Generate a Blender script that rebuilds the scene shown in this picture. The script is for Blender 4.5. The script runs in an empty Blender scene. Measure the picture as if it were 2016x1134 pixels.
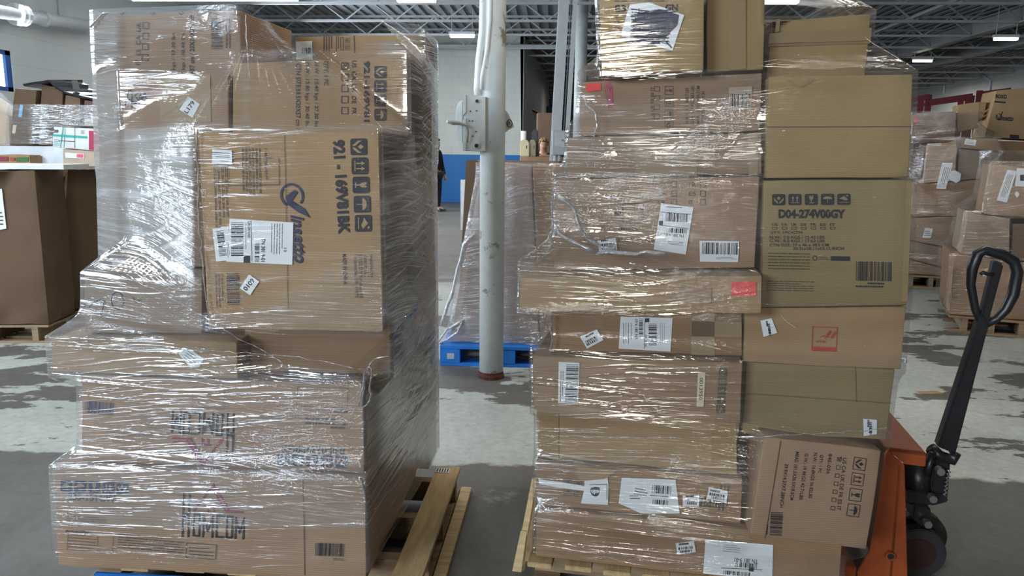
import bpy, bmesh, math, random
import numpy as np
from mathutils import Vector, Matrix, noise

SC = bpy.context.scene
COL = SC.collection
R = math.radians
rnd = random.Random(7)

# ------------------------------------------------------------------ camera
W, H = 2016.0, 1134.0
FPX = 1500.0
PITCH, YAW, ROLL = R(10.0), R(3.0), R(0.6)      # down, to the left, image turned clockwise
CAM = np.array([0.0, 0.0, 1.45])
_az = np.array([-math.sin(YAW), math.cos(YAW), 0.0])
_rt = np.array([math.cos(YAW), math.sin(YAW), 0.0])
_up = np.array([0.0, 0.0, 1.0])
FW = _az * math.cos(PITCH) - _up * math.sin(PITCH)
_U0 = _up * math.cos(PITCH) + _az * math.sin(PITCH)
UP = _U0 * math.cos(ROLL) - _rt * math.sin(ROLL)
RT = _rt * math.cos(ROLL) + _U0 * math.sin(ROLL)
cd = bpy.data.cameras.new('camera')
cd.sensor_fit = 'HORIZONTAL'; cd.sensor_width = 36.0; cd.lens = FPX / W * 36.0
cd.clip_start = 0.02; cd.clip_end = 300
cam = bpy.data.objects.new('camera', cd); COL.objects.link(cam)
cam.matrix_world = Matrix(((RT[0], UP[0], -FW[0], CAM[0]), (RT[1], UP[1], -FW[1], CAM[1]),
                           (RT[2], UP[2], -FW[2], CAM[2]), (0, 0, 0, 1)))
SC.camera = cam

# ------------------------------------------------------------------ view and world
SC.view_settings.view_transform = 'Standard'
SC.view_settings.look = 'None'
SC.view_settings.gamma = 1.0
SC.view_settings.use_curve_mapping = False
SC.view_settings.exposure = 0.2
SC.cycles.max_bounces = 7
SC.cycles.diffuse_bounces = 3
SC.cycles.glossy_bounces = 3
SC.cycles.transmission_bounces = 4
SC.cycles.transparent_max_bounces = 24
SC.cycles.caustics_reflective = False
SC.cycles.caustics_refractive = False
SC.cycles.sample_clamp_indirect = 4.0
world = bpy.data.worlds.new('world'); SC.world = world
world.use_nodes = True
world.node_tree.nodes['Background'].inputs[0].default_value = (0.86, 0.93, 1.0, 1)
world.node_tree.nodes['Background'].inputs[1].default_value = 0.12


def area(name, loc, target, sx, sy, power, col):
    l = bpy.data.lights.new(name, 'AREA'); l.shape = 'RECTANGLE'; l.size = sx; l.size_y = sy
    l.energy = power; l.color = col
    o = bpy.data.objects.new(name, l); COL.objects.link(o)
    o.location = loc
    o.rotation_euler = (Vector(target) - Vector(loc)).to_track_quat('-Z', 'Y').to_euler()
    return o


# unseen area lights: rear one for film highlights, left windows, added fills
area('unseen_rear_light', (-1.7, -7.5, 2.4), (0.2, 2.5, 1.0), 0.8, 1.9, 165, (1.0, 0.95, 0.84))  # unseen warm source, sized for bright streaks in the film
area('left_window_light', (-7.3, -5.6, 3.4), (-1, 2.6, 1.0), 6.0, 1.8, 1150, (0.70, 0.85, 1.0))
area('column_fill_light', (-7.3, 3.2, 3.0), (0, 4.8, 1.2), 5.0, 1.6, 420, (0.74, 0.87, 1.0))  # no window here; added to light the column's left side
area('left_wall_fill_light', (-6.9, 12.5, 3.0), (2, 11, 0.6), 12.0, 1.8, 950, (0.78, 0.89, 1.0))  # added light reaching well past the one window, strengthened for the column
for k, (x, y, p) in enumerate(((-0.4, 4.6, 26), (2.0, 3.9, 42), (-4.2, 5.0, 36), (3.0, 5.2, 14), (-2.0, 12, 70), (8, 16, 40), (-3, 19, 60), (12.4, 30, 220), (2, 32, 20))):  # overhead fills without fixtures, some added for dark sides and the right wall
    area('hall_fill_light', (x, y, 4.2), (x, y, 0), 2.4, 0.3, p, (1.0, 0.97, 0.9))


# ------------------------------------------------------------------ pixel <-> place
def rays(px, py):
    px = np.asarray(px, float); py = np.asarray(py, float)
    u = (px - W / 2) / FPX; v = -(py - H / 2) / FPX
    return FW + u[..., None] * RT + v[..., None] * UP


def at_dist(px, py, dist):
    """point on the pixel's ray whose distance along the camera's level heading is dist"""
    r = rays(px, py)
    return CAM + r * (dist / (r @ _az))


def at_z(px, py, z):
    r = rays(px, py)
    return CAM + r * ((z - CAM[2]) / r[..., 2])


def project(P):
    d = np.asarray(P, float) - CAM
    w = np.maximum(d @ FW, 1e-3)
    return np.stack([W / 2 + FPX * (d @ RT) / w, H / 2 - FPX * (d @ UP) / w], -1)


class Frame:
    """a place to build in: a along the front, b into the depth, z up"""

    def __init__(s, p0, theta):
        s.az = R(theta) - YAW
        s.d = np.array([math.sin(s.az), math.cos(s.az), 0.0])
        s.e = np.array([math.cos(s.az), -math.sin(s.az), 0.0])
        s.p0 = np.array([p0[0], p0[1], 0.0])

    def pt(s, a, b, z):
        return s.p0 + a * s.e + b * s.d + np.array([0, 0, z])

    def hit(s, px, py, b):
        """(a, z) where the pixel's ray meets the upright plane at depth b"""
        r = rays(px, py)
        t = ((s.p0 + b * s.d - CAM) @ s.d) / (r @ s.d)
        P = CAM + r * t[..., None]
        return (P - s.p0) @ s.e, P[..., 2]

    def hit_side(s, px, py, a):
        """(b, z) where the ray meets the upright plane along the depth at a"""
        r = rays(px, py)
        t = ((s.p0 + a * s.e - CAM) @ s.e) / (r @ s.e)
        P = CAM + r * t[..., None]
        return (P - s.p0) @ s.d, P[..., 2]


# ------------------------------------------------------------------ materials
MATS = {}


def mat(name, col, rough=0.7, metal=0.0, var=0.12, scale=6.0, bump=0.0, bscale=60.0, spec=0.3, stretch=(1, 1, 1), var2=0.0, scale2=1.0, emit=None):
    if name in MATS: return MATS[name]
    m = bpy.data.materials.new(name); m.use_nodes = True
    nt = m.node_tree; n = nt.nodes; L = nt.links
    b = n['Principled BSDF']
    b.inputs['Roughness'].default_value = rough
    b.inputs['Metallic'].default_value = metal
    b.inputs['Specular IOR Level'].default_value = spec
    tc = n.new('ShaderNodeTexCoord'); mp = n.new('ShaderNodeMapping'); mp.inputs['Scale'].default_value = stretch
    L.new(tc.outputs['Object'], mp.inputs[0])
    nz = n.new('ShaderNodeTexNoise'); nz.inputs['Scale'].default_value = scale; nz.inputs['Detail'].default_value = 6
    L.new(mp.outputs[0], nz.inputs['Vector'])
    rp = n.new('ShaderNodeMapRange'); rp.inputs[1].default_value = 0.3; rp.inputs[2].default_value = 0.7
    rp.inputs[3].default_value = 1 - var; rp.inputs[4].default_value = 1 + var
    L.new(nz.outputs['Fac'], rp.inputs[0])
    val = rp.outputs[0]
    if var2:
        n2 = n.new('ShaderNodeTexNoise'); n2.inputs['Scale'].default_value = scale2; n2.inputs['Detail'].default_value = 3
        L.new(tc.outputs['Object'], n2.inputs['Vector'])
        r2 = n.new('ShaderNodeMapRange'); r2.inputs[1].default_value = 0.35; r2.inputs[2].default_value = 0.65
        r2.inputs[3].default_value = 1 - var2; r2.inputs[4].default_value = 1 + var2
        L.new(n2.outputs['Fac'], r2.inputs[0])
        mu = n.new('ShaderNodeMath'); mu.operation = 'MULTIPLY'; L.new(val, mu.inputs[0]); L.new(r2.outputs[0], mu.inputs[1]); val = mu.outputs[0]
    sc = n.new('ShaderNodeVectorMath'); sc.operation = 'SCALE'; sc.inputs[0].default_value = col
    L.new(val, sc.inputs['Scale']); L.new(sc.outputs[0], b.inputs['Base Color'])
    if bump:
        n3 = n.new('ShaderNodeTexNoise'); n3.inputs['Scale'].default_value = bscale; n3.inputs['Detail'].default_value = 4
        L.new(mp.outputs[0], n3.inputs['Vector'])
        bp = n.new('ShaderNodeBump'); bp.inputs['Strength'].default_value = bump; bp.inputs['Distance'].default_value = 0.01
        L.new(n3.outputs['Fac'], bp.inputs['Height']); L.new(bp.outputs[0], b.inputs['Normal'])
    if emit:
        b.inputs['Emission Color'].default_value = (*emit[:3], 1); b.inputs['Emission Strength'].default_value = emit[3]
    MATS[name] = m
    return m


def kraft(name, col, rough=0.72, along='z'):
    """corrugated board: flutes, fibres, scuffs"""
    if name in MATS: return MATS[name]
    m = mat(name, col, rough, var=0.07, scale=5, var2=0.09, scale2=1.6, spec=0.25)
    nt = m.node_tree; n = nt.nodes; L = nt.links; b = n['Principled BSDF']
    tc = n.new('ShaderNodeTexCoord')
    wv = n.new('ShaderNodeTexWave'); wv.wave_type = 'BANDS'; wv.bands_direction = 'X' if along == 'x' else 'Z'
    wv.inputs['Scale'].default_value = 45; wv.inputs['Distortion'].default_value = 0.6; wv.inputs['Detail'].default_value = 1
    L.new(tc.outputs['Object'], wv.inputs['Vector'])
    nz = n.new('ShaderNodeTexNoise'); nz.inputs['Scale'].default_value = 9; nz.inputs['Detail'].default_value = 3
    L.new(tc.outputs['Object'], nz.inputs['Vector'])
    ad = n.new('ShaderNodeMath'); ad.operation = 'MULTIPLY_ADD'; ad.inputs[1].default_value = 0.10
    L.new(wv.outputs['Fac'], ad.inputs[0]); L.new(nz.outputs['Fac'], ad.inputs[2])
    bp = n.new('ShaderNodeBump'); bp.inputs['Strength'].default_value = 0.35; bp.inputs['Distance'].default_value = 0.012
    L.new(ad.outputs[0], bp.inputs['Height']); L.new(bp.outputs[0], b.inputs['Normal'])
    return m


K_ROSE = kraft('board_rosy', (0.36, 0.235, 0.150))
K_TAN = kraft('board_tan', (0.38, 0.245, 0.130))
K_GOLD = kraft('board_golden', (0.38, 0.255, 0.115))
K_OLIVE = kraft('board_olive', (0.30, 0.215, 0.105))
K_BROWN = kraft('board_brown', (0.31, 0.185, 0.100))
K_GREY = kraft('board_greyish', (0.32, 0.235, 0.17))
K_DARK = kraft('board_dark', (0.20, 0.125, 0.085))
K_BULK = kraft('board_bulk', (0.125, 0.077, 0.044))  # darker than the real board; weak light put into the colour
K_PALE = kraft('board_pale', (0.55, 0.43, 0.33))
K_PINK = kraft('board_pinkish', (0.42, 0.31, 0.27), along='x')
INK = mat('black_ink', (0.028, 0.028, 0.032), 0.6, var=0.25, scale=40)
INKG = mat('grey_ink', (0.085, 0.075, 0.07), 0.6, var=0.2, scale=40)
INKB = mat('blue_black_ink', (0.035, 0.04, 0.075), 0.6, var=0.25, scale=40)
INKR = mat('red_ink', (0.42, 0.07, 0.06), 0.6, var=0.15, scale=40)
INKM = mat('maroon_ink', (0.28, 0.045, 0.07), 0.6, var=0.15, scale=40)
WHITE = mat('label_paper', (0.78, 0.79, 0.80), 0.5, var=0.04, scale=12, spec=0.3)
CREAM = mat('label_buff', (0.72, 0.60, 0.40), 0.6, var=0.05)
REDP = mat('red_sticker', (0.85, 0.06, 0.06), 0.5, var=0.08)
TAPE = mat('packing_tape', (0.30, 0.195, 0.085), 0.5, var=0.06, spec=0.5)
TAPEC = mat('clear_tape', (0.33, 0.23, 0.135), 0.4, var=0.06, spec=0.5)
WOOD = mat('pallet_wood', (0.62, 0.46, 0.25), 0.75, var=0.22, scale=5, stretch=(1, 9, 9), bump=0.25, bscale=30, var2=0.15, scale2=2)
WOODX = mat('pallet_wood_cross', (0.52, 0.37, 0.19), 0.75, var=0.22, scale=5, stretch=(9, 1, 9), bump=0.25, bscale=30, var2=0.15, scale2=2)
WOODD = mat('pallet_wood_grey', (0.30, 0.21, 0.13), 0.8, var=0.25, scale=5, stretch=(1, 8, 8), bump=0.25, bscale=30)
BLUEW = mat('blue_painted_wood', (0.02, 0.17, 0.55), 0.6, var=0.2, scale=6, bump=0.15, bscale=30)
BLACKM = mat('black_paint', (0.018, 0.018, 0.02), 0.35, var=0.2, scale=9, spec=0.5)
RUBBER = mat('dark_rubber', (0.03, 0.028, 0.028), 0.6, var=0.2)
STEEL = mat('worn_steel', (0.35, 0.34, 0.33), 0.4, 0.8, var=0.2)
ORANGE = mat('orange_paint', (0.30, 0.062, 0.016), 0.42, var=0.14, scale=5, var2=0.12, scale2=14, bump=0.08, bscale=25, spec=0.45)
GREYP = mat('grey_paint', (0.42, 0.44, 0.45), 0.45, var=0.08)


def peel_mat(name, base, under, rough, thr, scale, soft=0.02):
    """paint worn through in ragged patches"""
    m = bpy.data.materials.new(name); m.use_nodes = True
    nt = m.node_tree; n = nt.nodes; L = nt.links; b = n['Principled BSDF']
    b.inputs['Roughness'].default_value = rough
    tc = n.new('ShaderNodeTexCoord')
    nz = n.new('ShaderNodeTexNoise'); nz.inputs['Scale'].default_value = scale; nz.inputs['Detail'].default_value = 9; nz.inputs['Roughness'].default_value = 0.65
    L.new(tc.outputs['Object'], nz.inputs['Vector'])
    mr = n.new('ShaderNodeMapRange'); mr.inputs[1].default_value = thr - soft; mr.inputs[2].default_value = thr + soft
    L.new(nz.outputs['Fac'], mr.inputs[0])
    n2 = n.new('ShaderNodeTexNoise'); n2.inputs['Scale'].default_value = scale * 3; n2.inputs['Detail'].default_value = 5
    L.new(tc.outputs['Object'], n2.inputs['Vector'])
    s1 = n.new('ShaderNodeMapRange'); s1.inputs[3].default_value = 0.85; s1.inputs[4].default_value = 1.15
    L.new(n2.outputs['Fac'], s1.inputs[0])
    mx = n.new('ShaderNodeMix'); mx.data_type = 'RGBA'
    mx.inputs[6].default_value = (*base, 1); mx.inputs[7].default_value = (*under, 1)
    L.new(mr.outputs[0], mx.inputs[0])
    vm = n.new('ShaderNodeVectorMath'); vm.operation = 'SCALE'
    L.new(mx.outputs[2], vm.inputs[0]); L.new(s1.outputs[0], vm.inputs['Scale']); L.new(vm.outputs[0], b.inputs['Base Color'])
    return m


COLPAINT = peel_mat('column_paint', (0.78, 0.80, 0.78), (0.33, 0.30, 0.19), 0.38, 0.60, 4.0)
RUST = mat('rusty_steel', (0.10, 0.03, 0.022), 0.8, var=0.4, scale=20)


def floor_mat():
    m = bpy.data.materials.new('concrete_floor'); m.use_nodes = True
    nt = m.node_tree; n = nt.nodes; L = nt.links; b = n['Principled BSDF']
    tc = n.new('ShaderNodeTexCoord')

    def nz(scale, detail, rough=0.6, stretch=None):
        t = n.new('ShaderNodeTexNoise'); t.inputs['Scale'].default_value = scale; t.inputs['Detail'].default_value = detail; t.inputs['Roughness'].default_value = rough
        if stretch:
            mp = n.new('ShaderNodeMapping'); mp.inputs['Scale'].default_value = stretch; L.new(tc.outputs['Object'], mp.inputs[0]); L.new(mp.outputs[0], t.inputs['Vector'])
        else: L.new(tc.outputs['Object'], t.inputs['Vector'])
        return t.outputs['Fac']

    def rng(s, a, c, lo, hi, clamp=True):
        r = n.new('ShaderNodeMapRange'); r.inputs[1].default_value = a; r.inputs[2].default_value = c; r.inputs[3].default_value = lo; r.inputs[4].default_value = hi
        L.new(s, r.inputs[0]); return r.outputs[0]

    def op(o, a, c):
        t = n.new('ShaderNodeMath'); t.operation = o
        for i, v in enumerate((a, c)):
            if isinstance(v, (int, float)): t.inputs[i].default_value = v
            else: L.new(v, t.inputs[i])
        return t.outputs[0]
    xyz = n.new('ShaderNodeSeparateXYZ'); L.new(tc.outputs['Object'], xyz.inputs[0])
    y = op('ADD', xyz.outputs[1], op('MULTIPLY', nz(3.0, 4), 0.25))
    # the painted walkway: a band across the hall, worn away in flakes
    band = op('MULTIPLY', rng(y, 3.50, 3.53, 0, 1), rng(y, 8.2, 9.2, 1, 0))
    flake = rng(nz(0.95, 12, 0.62, (0.8, 1.5, 1)), 0.525, 0.535, 1, 0)
    flake2 = rng(nz(6, 8, 0.7, (0.5, 1.6, 1)), 0.62, 0.64, 1, 0)
    paint = op('MULTIPLY', op('MULTIPLY', band, flake), flake2)
    # old paint crumbs elsewhere
    crumbs = op('MULTIPLY', rng(nz(2.2, 12, 0.72), 0.60, 0.66, 0, 0.45), rng(nz(0.6, 3), 0.45, 0.6, 0, 1))
    fac = op('MAXIMUM', paint, crumbs)
    dark = rng(nz(0.7, 6), 0.3, 0.7, 0.70, 1.25)
    fine = rng(nz(22, 6, 0.7), 0.3, 0.7, 0.82, 1.18)
    mx = n.new('ShaderNodeMix'); mx.data_type = 'RGBA'
    mx.inputs[6].default_value = (0.125, 0.118, 0.104, 1); mx.inputs[7].default_value = (0.44, 0.46, 0.42, 1)
    L.new(fac, mx.inputs[0])
    vm = n.new('ShaderNodeVectorMath'); vm.operation = 'SCALE'
    L.new(mx.outputs[2], vm.inputs[0]); L.new(op('MULTIPLY', dark, fine), vm.inputs['Scale'])
    L.new(vm.outputs[0], b.inputs['Base Color'])
    L.new(rng(nz(3, 5), 0.3, 0.7, 0.45, 0.7), b.inputs['Roughness'])
    bp = n.new('ShaderNodeBump'); bp.inputs['Strength'].default_value = 0.25; bp.inputs['Distance'].default_value = 0.006
    L.new(op('ADD', fac, op('MULTIPLY', nz(30, 5), 0.4)), bp.inputs['Height']); L.new(bp.outputs[0], b.inputs['Normal'])
    return m


def block_mat(name, col, mort=0.9, tint=(1, 1, 1), rot=None):
    """painted concrete block wall"""
    m = mat(name, col, 0.55, var=0.05, scale=1.5, var2=0.06, scale2=0.35)
    nt = m.node_tree; n = nt.nodes; L = nt.links; b = n['Principled BSDF']
    tc = n.new('ShaderNodeTexCoord'); mp = n.new('ShaderNodeMapping')
    if rot: mp.inputs['Rotation'].default_value = rot
    L.new(tc.outputs['Object'], mp.inputs[0])
    br = n.new('ShaderNodeTexBrick'); br.inputs['Scale'].default_value = 1.0
    br.inputs['Brick Width'].default_value = 0.4; br.inputs['Row Height'].default_value = 0.2; br.inputs['Mortar Size'].default_value = 0.008
    br.inputs['Color1'].default_value = (1, 1, 1, 1); br.inputs['Color2'].default_value = (0.96, 0.96, 0.96, 1); br.inputs['Mortar'].default_value = (mort,) * 3 + (1,)
    L.new(mp.outputs[0], br.inputs['Vector'])
    src = b.inputs['Base Color'].links[0].from_socket
    mu = n.new('ShaderNodeVectorMath'); mu.operation = 'MULTIPLY'
    L.new(src, mu.inputs[0]); L.new(br.outputs['Color'], mu.inputs[1]); L.new(mu.outputs[0], b.inputs['Base Color'])
    bp = n.new('ShaderNodeBump'); bp.inputs['Strength'].default_value = 0.22; bp.inputs['Distance'].default_value = 0.01; bp.invert = True
    L.new(br.outputs['Fac'], bp.inputs['Height']); L.new(bp.outputs[0], b.inputs['Normal'])
    return m


def film_mat(name, haze=1.0, gloss=1.0, tint=(0.80, 0.82, 0.86), rough=0.09, bump=1.0):
    """clear stretch wrap: thin, streaked, a painted level per point sets haze and gloss"""
    if name in MATS: return MATS[name]
    m = bpy.data.materials.new(name); m.use_nodes = True
    nt = m.node_tree; n = nt.nodes; L = nt.links
    n.remove(n['Principled BSDF'])
    out = n['Material Output']

    def op(o, *a):
        t = n.new('ShaderNodeMath'); t.operation = o
        for i, v in enumerate(a):
            if isinstance(v, (int, float)): t.inputs[i].default_value = v
            else: L.new(v, t.inputs[i])
        return t.outputs[0]

    def rng(s, a, c, lo, hi):
        r = n.new('ShaderNodeMapRange'); r.inputs[1].default_value = a; r.inputs[2].default_value = c; r.inputs[3].default_value = lo; r.inputs[4].default_value = hi
        L.new(s, r.inputs[0]); return r.outputs[0]
    uv = n.new('ShaderNodeUVMap'); uv.uv_map = 'wrap'
    at = n.new('ShaderNodeAttribute'); at.attribute_name = 'haze_level'
    hz = at.outputs['Fac']
    xyz = n.new('ShaderNodeSeparateXYZ'); L.new(uv.outputs[0], xyz.inputs[0])

    def noise2(u, v, detail, rough=0.5):
        c = n.new('ShaderNodeCombineXYZ'); L.new(u, c.inputs[0]); L.new(v, c.inputs[1])
        t = n.new('ShaderNodeTexNoise'); t.noise_dimensions = '2D'; t.inputs['Scale'].default_value = 1.0; t.inputs['Detail'].default_value = detail; t.inputs['Roughness'].default_value = rough
        L.new(c.outputs[0], t.inputs['Vector']); return t.outputs['Fac']
    u, v = xyz.outputs[0], xyz.outputs[1]
    warp = noise2(op('MULTIPLY', u, 0.6), op('MULTIPLY', v, 1.1), 1)
    w2 = op('MULTIPLY_ADD', warp, 0.50, v)                       # streaks run along the wrap and drift up and down
    fine = noise2(op('MULTIPLY', u, 2.3), op('MULTIPLY', w2, 155.0), 2, 0.5)
    mid = noise2(op('MULTIPLY', u, 1.5), op('MULTIPLY', op('SUBTRACT', v, op('MULTIPLY', warp, 0.30)), 44.0), 2, 0.5)
    crinkle = noise2(op('MULTIPLY', u, 26.0), op('MULTIPLY', v, 60.0), 4, 0.65)
    patch = noise2(op('MULTIPLY', u, 2.6), op('MULTIPLY', v, 3.4), 3)
    cmask = rng(patch, 0.52, 0.66, 0.0, 1.0)
    ridge = op('POWER', rng(fine, 0.50, 0.78, 0.0, 1.0), 1.3)             # sharp sparse pleats
    ridge2 = op('POWER', rng(mid, 0.50, 0.75, 0.0, 1.0), 1.3)
    s2 = op('MINIMUM', op('ADD', ridge, op('MULTIPLY', ridge2, 0.8)), 1.0)
    h = op('MULTIPLY', hz, op('MULTIPLY_ADD', s2, 0.27, 0.12))
    h = op('MULTIPLY', h, rng(patch, 0.3, 0.7, 0.6, 1.3))
    h = op('MINIMUM', op('MULTIPLY', h, haze), 0.85)
    hgt = op('ADD', op('MULTIPLY', ridge, 0.0015), op('ADD', op('MULTIPLY', ridge2, 0.0030), op('MULTIPLY', op('MULTIPLY', crinkle, 0.0045), cmask)))
    bp = n.new('ShaderNodeBump'); bp.inputs['Strength'].default_value = bump; bp.inputs['Distance'].default_value = 1.0
    L.new(hgt, bp.inputs['Height'])
    tr = n.new('ShaderNodeBsdfTransparent'); tr.inputs[0].default_value = (0.985, 0.985, 0.985, 1)
    df = n.new('ShaderNodeBsdfDiffuse'); df.inputs[0].default_value = (*tint, 1)
    tl = n.new('ShaderNodeBsdfTranslucent'); tl.inputs[0].default_value = (*tint, 1)
    L.new(bp.outputs[0], df.inputs['Normal'])
    mh = n.new('ShaderNodeMixShader'); mh.inputs[0].default_value = 0.25; L.new(df.outputs[0], mh.inputs[1]); L.new(tl.outputs[0], mh.inputs[2])
    m1 = n.new('ShaderNodeMixShader'); L.new(h, m1.inputs[0]); L.new(tr.outputs[0], m1.inputs[1]); L.new(mh.outputs[0], m1.inputs[2])
    gl = n.new('ShaderNodeBsdfGlossy'); gl.inputs['Roughness'].default_value = rough; gl.inputs[0].default_value = (1, 1, 1, 1)
    L.new(bp.outputs[0], gl.inputs['Normal'])
    g = op('MULTIPLY', op('MULTIPLY_ADD', hz, 0.185, 0.012), gloss)
    lw = n.new('ShaderNodeLayerWeight'); lw.inputs[0].default_value = 0.35
    g = op('MINIMUM', op('ADD', g, op('MULTIPLY', lw.outputs['Fresnel'], 0.10 * gloss)), 0.6)
    m2 = n.new('ShaderNodeMixShader'); L.new(g, m2.inputs[0]); L.new(m1.outputs[0], m2.inputs[1]); L.new(gl.outputs[0], m2.inputs[2])
    L.new(m2.outputs[0], out.inputs['Surface'])
    MATS[name] = m
    return m


FILM = film_mat('stretch_film')
FILMR = film_mat('stretch_film_clear', haze=0.40, gloss=1.3, tint=(0.80, 0.79, 0.74))
STRAND = film_mat('stretch_film_gathered', haze=1.5, gloss=1.6, rough=0.25)


# ------------------------------------------------------------------ mesh building
class MB:
    def __init__(s): s.v = []; s.f = []; s.m = []

    def add(s, verts, faces, mi=0):
        o = len(s.v); s.v.extend([tuple(map(float, p)) for p in verts]); s.f.extend([tuple(o + i for i in f) for f in faces]); s.m.extend([mi] * len(faces)); return s

    def hexa(s, p, mi=0):
        """8 corners: bottom ring then top ring"""
        return s.add(p, [(3, 2, 1, 0), (4, 5, 6, 7), (0, 1, 5, 4), (1, 2, 6, 5), (2, 3, 7, 6), (3, 0, 4, 7)], mi)

    def box(s, x0, x1, y0, y1, z0, z1, mi=0):
        return s.hexa([(x0, y0, z0), (x1, y0, z0), (x1, y1, z0), (x0, y1, z0), (x0, y0, z1), (x1, y0, z1), (x1, y1, z1), (x0, y1, z1)], mi)

    def tube(s, pts, rad, seg=8, mi=0, cap=True, flat=1.0):
        pts = [Vector(map(float, p)) for p in pts]; k = len(pts)
        rad = [rad] * k if isinstance(rad, (int, float)) else rad
        vs = []; prev = None
        for i, p in enumerate(pts):
            t = (pts[min(i + 1, k - 1)] - pts[max(i - 1, 0)]).normalized()
            if prev is None:
                ref = Vector((0, 0, 1)) if abs(t.z) < 0.9 else Vector((1, 0, 0))
                x = t.cross(ref).normalized()
            else:
                x = (prev - t * prev.dot(t)).normalized()
            prev = x; y = t.cross(x)
            for j in range(seg):
                an = 2 * math.pi * j / seg
                vs.append(p + (x * math.cos(an) + y * math.sin(an) * flat) * rad[i])
        fs = [(i * seg + j, i * seg + (j + 1) % seg, (i + 1) * seg + (j + 1) % seg, (i + 1) * seg + j) for i in range(k - 1) for j in range(seg)]
        if cap: fs += [tuple(range(seg - 1, -1, -1)), tuple((k - 1) * seg + j for j in range(seg))]
        return s.add(vs, fs, mi)

    def bar(s, p0, p1, w, h, mi=0, up=(0, 0, 1)):
        p0, p1, up = Vector(map(float, p0)), Vector(map(float, p1)), Vector(up)
        t = (p1 - p0).normalized()
        if abs(t.dot(up)) > 0.98: up = Vector((0, 1, 0))
        x = t.cross(up).normalized() * w / 2; y = x.cross(t).normalized() * h / 2
        return s.hexa([p0 - x - y, p0 + x - y, p1 + x - y, p1 - x - y, p0 - x + y, p0 + x + y, p1 + x + y, p1 - x + y], mi)

    def prism(s, poly, thick, axis='y', at=0.0, mi=0):
        """poly in the two other axes, thick along axis"""
        k = len(poly)
        def P(p, t): return {'y': (p[0], t, p[1]), 'x': (t, p[0], p[1]), 'z': (p[0], p[1], t)}[axis]
        vs = [P(p, at) for p in poly] + [P(p, at + thick) for p in poly]
        fs = [tuple(range(k)), tuple(range(2 * k - 1, k - 1, -1))] + [(i, i + k, (i + 1) % k + k, (i + 1) % k) for i in range(k)]
        return s.add(vs, fs, mi)

    def build(s, name, mats, parent=None, loc=(0, 0, 0), rz=0.0, smooth=False, bevel=0.0, recalc=True):
        me = bpy.data.meshes.new(name)
        me.from_pydata(s.v, [], s.f)
        mats = mats if isinstance(mats, (list, tuple)) else [mats]
        for m in mats: me.materials.append(m)
        if len(mats) > 1: me.polygons.foreach_set('material_index', s.m)
        if smooth: me.polygons.foreach_set('use_smooth', [True] * len(me.polygons))
        if recalc:
            bm = bmesh.new(); bm.from_mesh(me)
            if bevel: bmesh.ops.bevel(bm, geom=list(bm.edges), offset=bevel, segments=2, affect='EDGES', clamp_overlap=True)
            bmesh.ops.recalc_face_normals(bm, faces=bm.faces); bm.to_mesh(me); bm.free()
        me.update()
        o = bpy.data.objects.new(name, me); COL.objects.link(o)
        o.location = loc; o.rotation_euler = (0, 0, rz)
        if parent is not None: o.parent = parent
        return o


def tag(o, label, cat, group=None):
    o['label'] = label; o['category'] = cat
    if group: o['group'] = group
    return o


def struct(o):
    o['kind'] = 'structure'; return o


def thing(name, label, cat, loc=(0, 0, 0), rz=0.0, group=None):
    o = bpy.data.objects.new(name, None); COL.objects.link(o); o.empty_display_size = 0.1
    o.location = loc; o.rotation_euler = (0, 0, rz)
    return tag(o, label, cat, group)


# ------------------------------------------------------------------ cartons and what is printed on them
def spaced(D, r, k): return [0.0, r * 0.35, r] + [r + (D - 2 * r) * i / k for i in range(1, k)] + [D - r, D - 0.35 * r, D]


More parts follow.
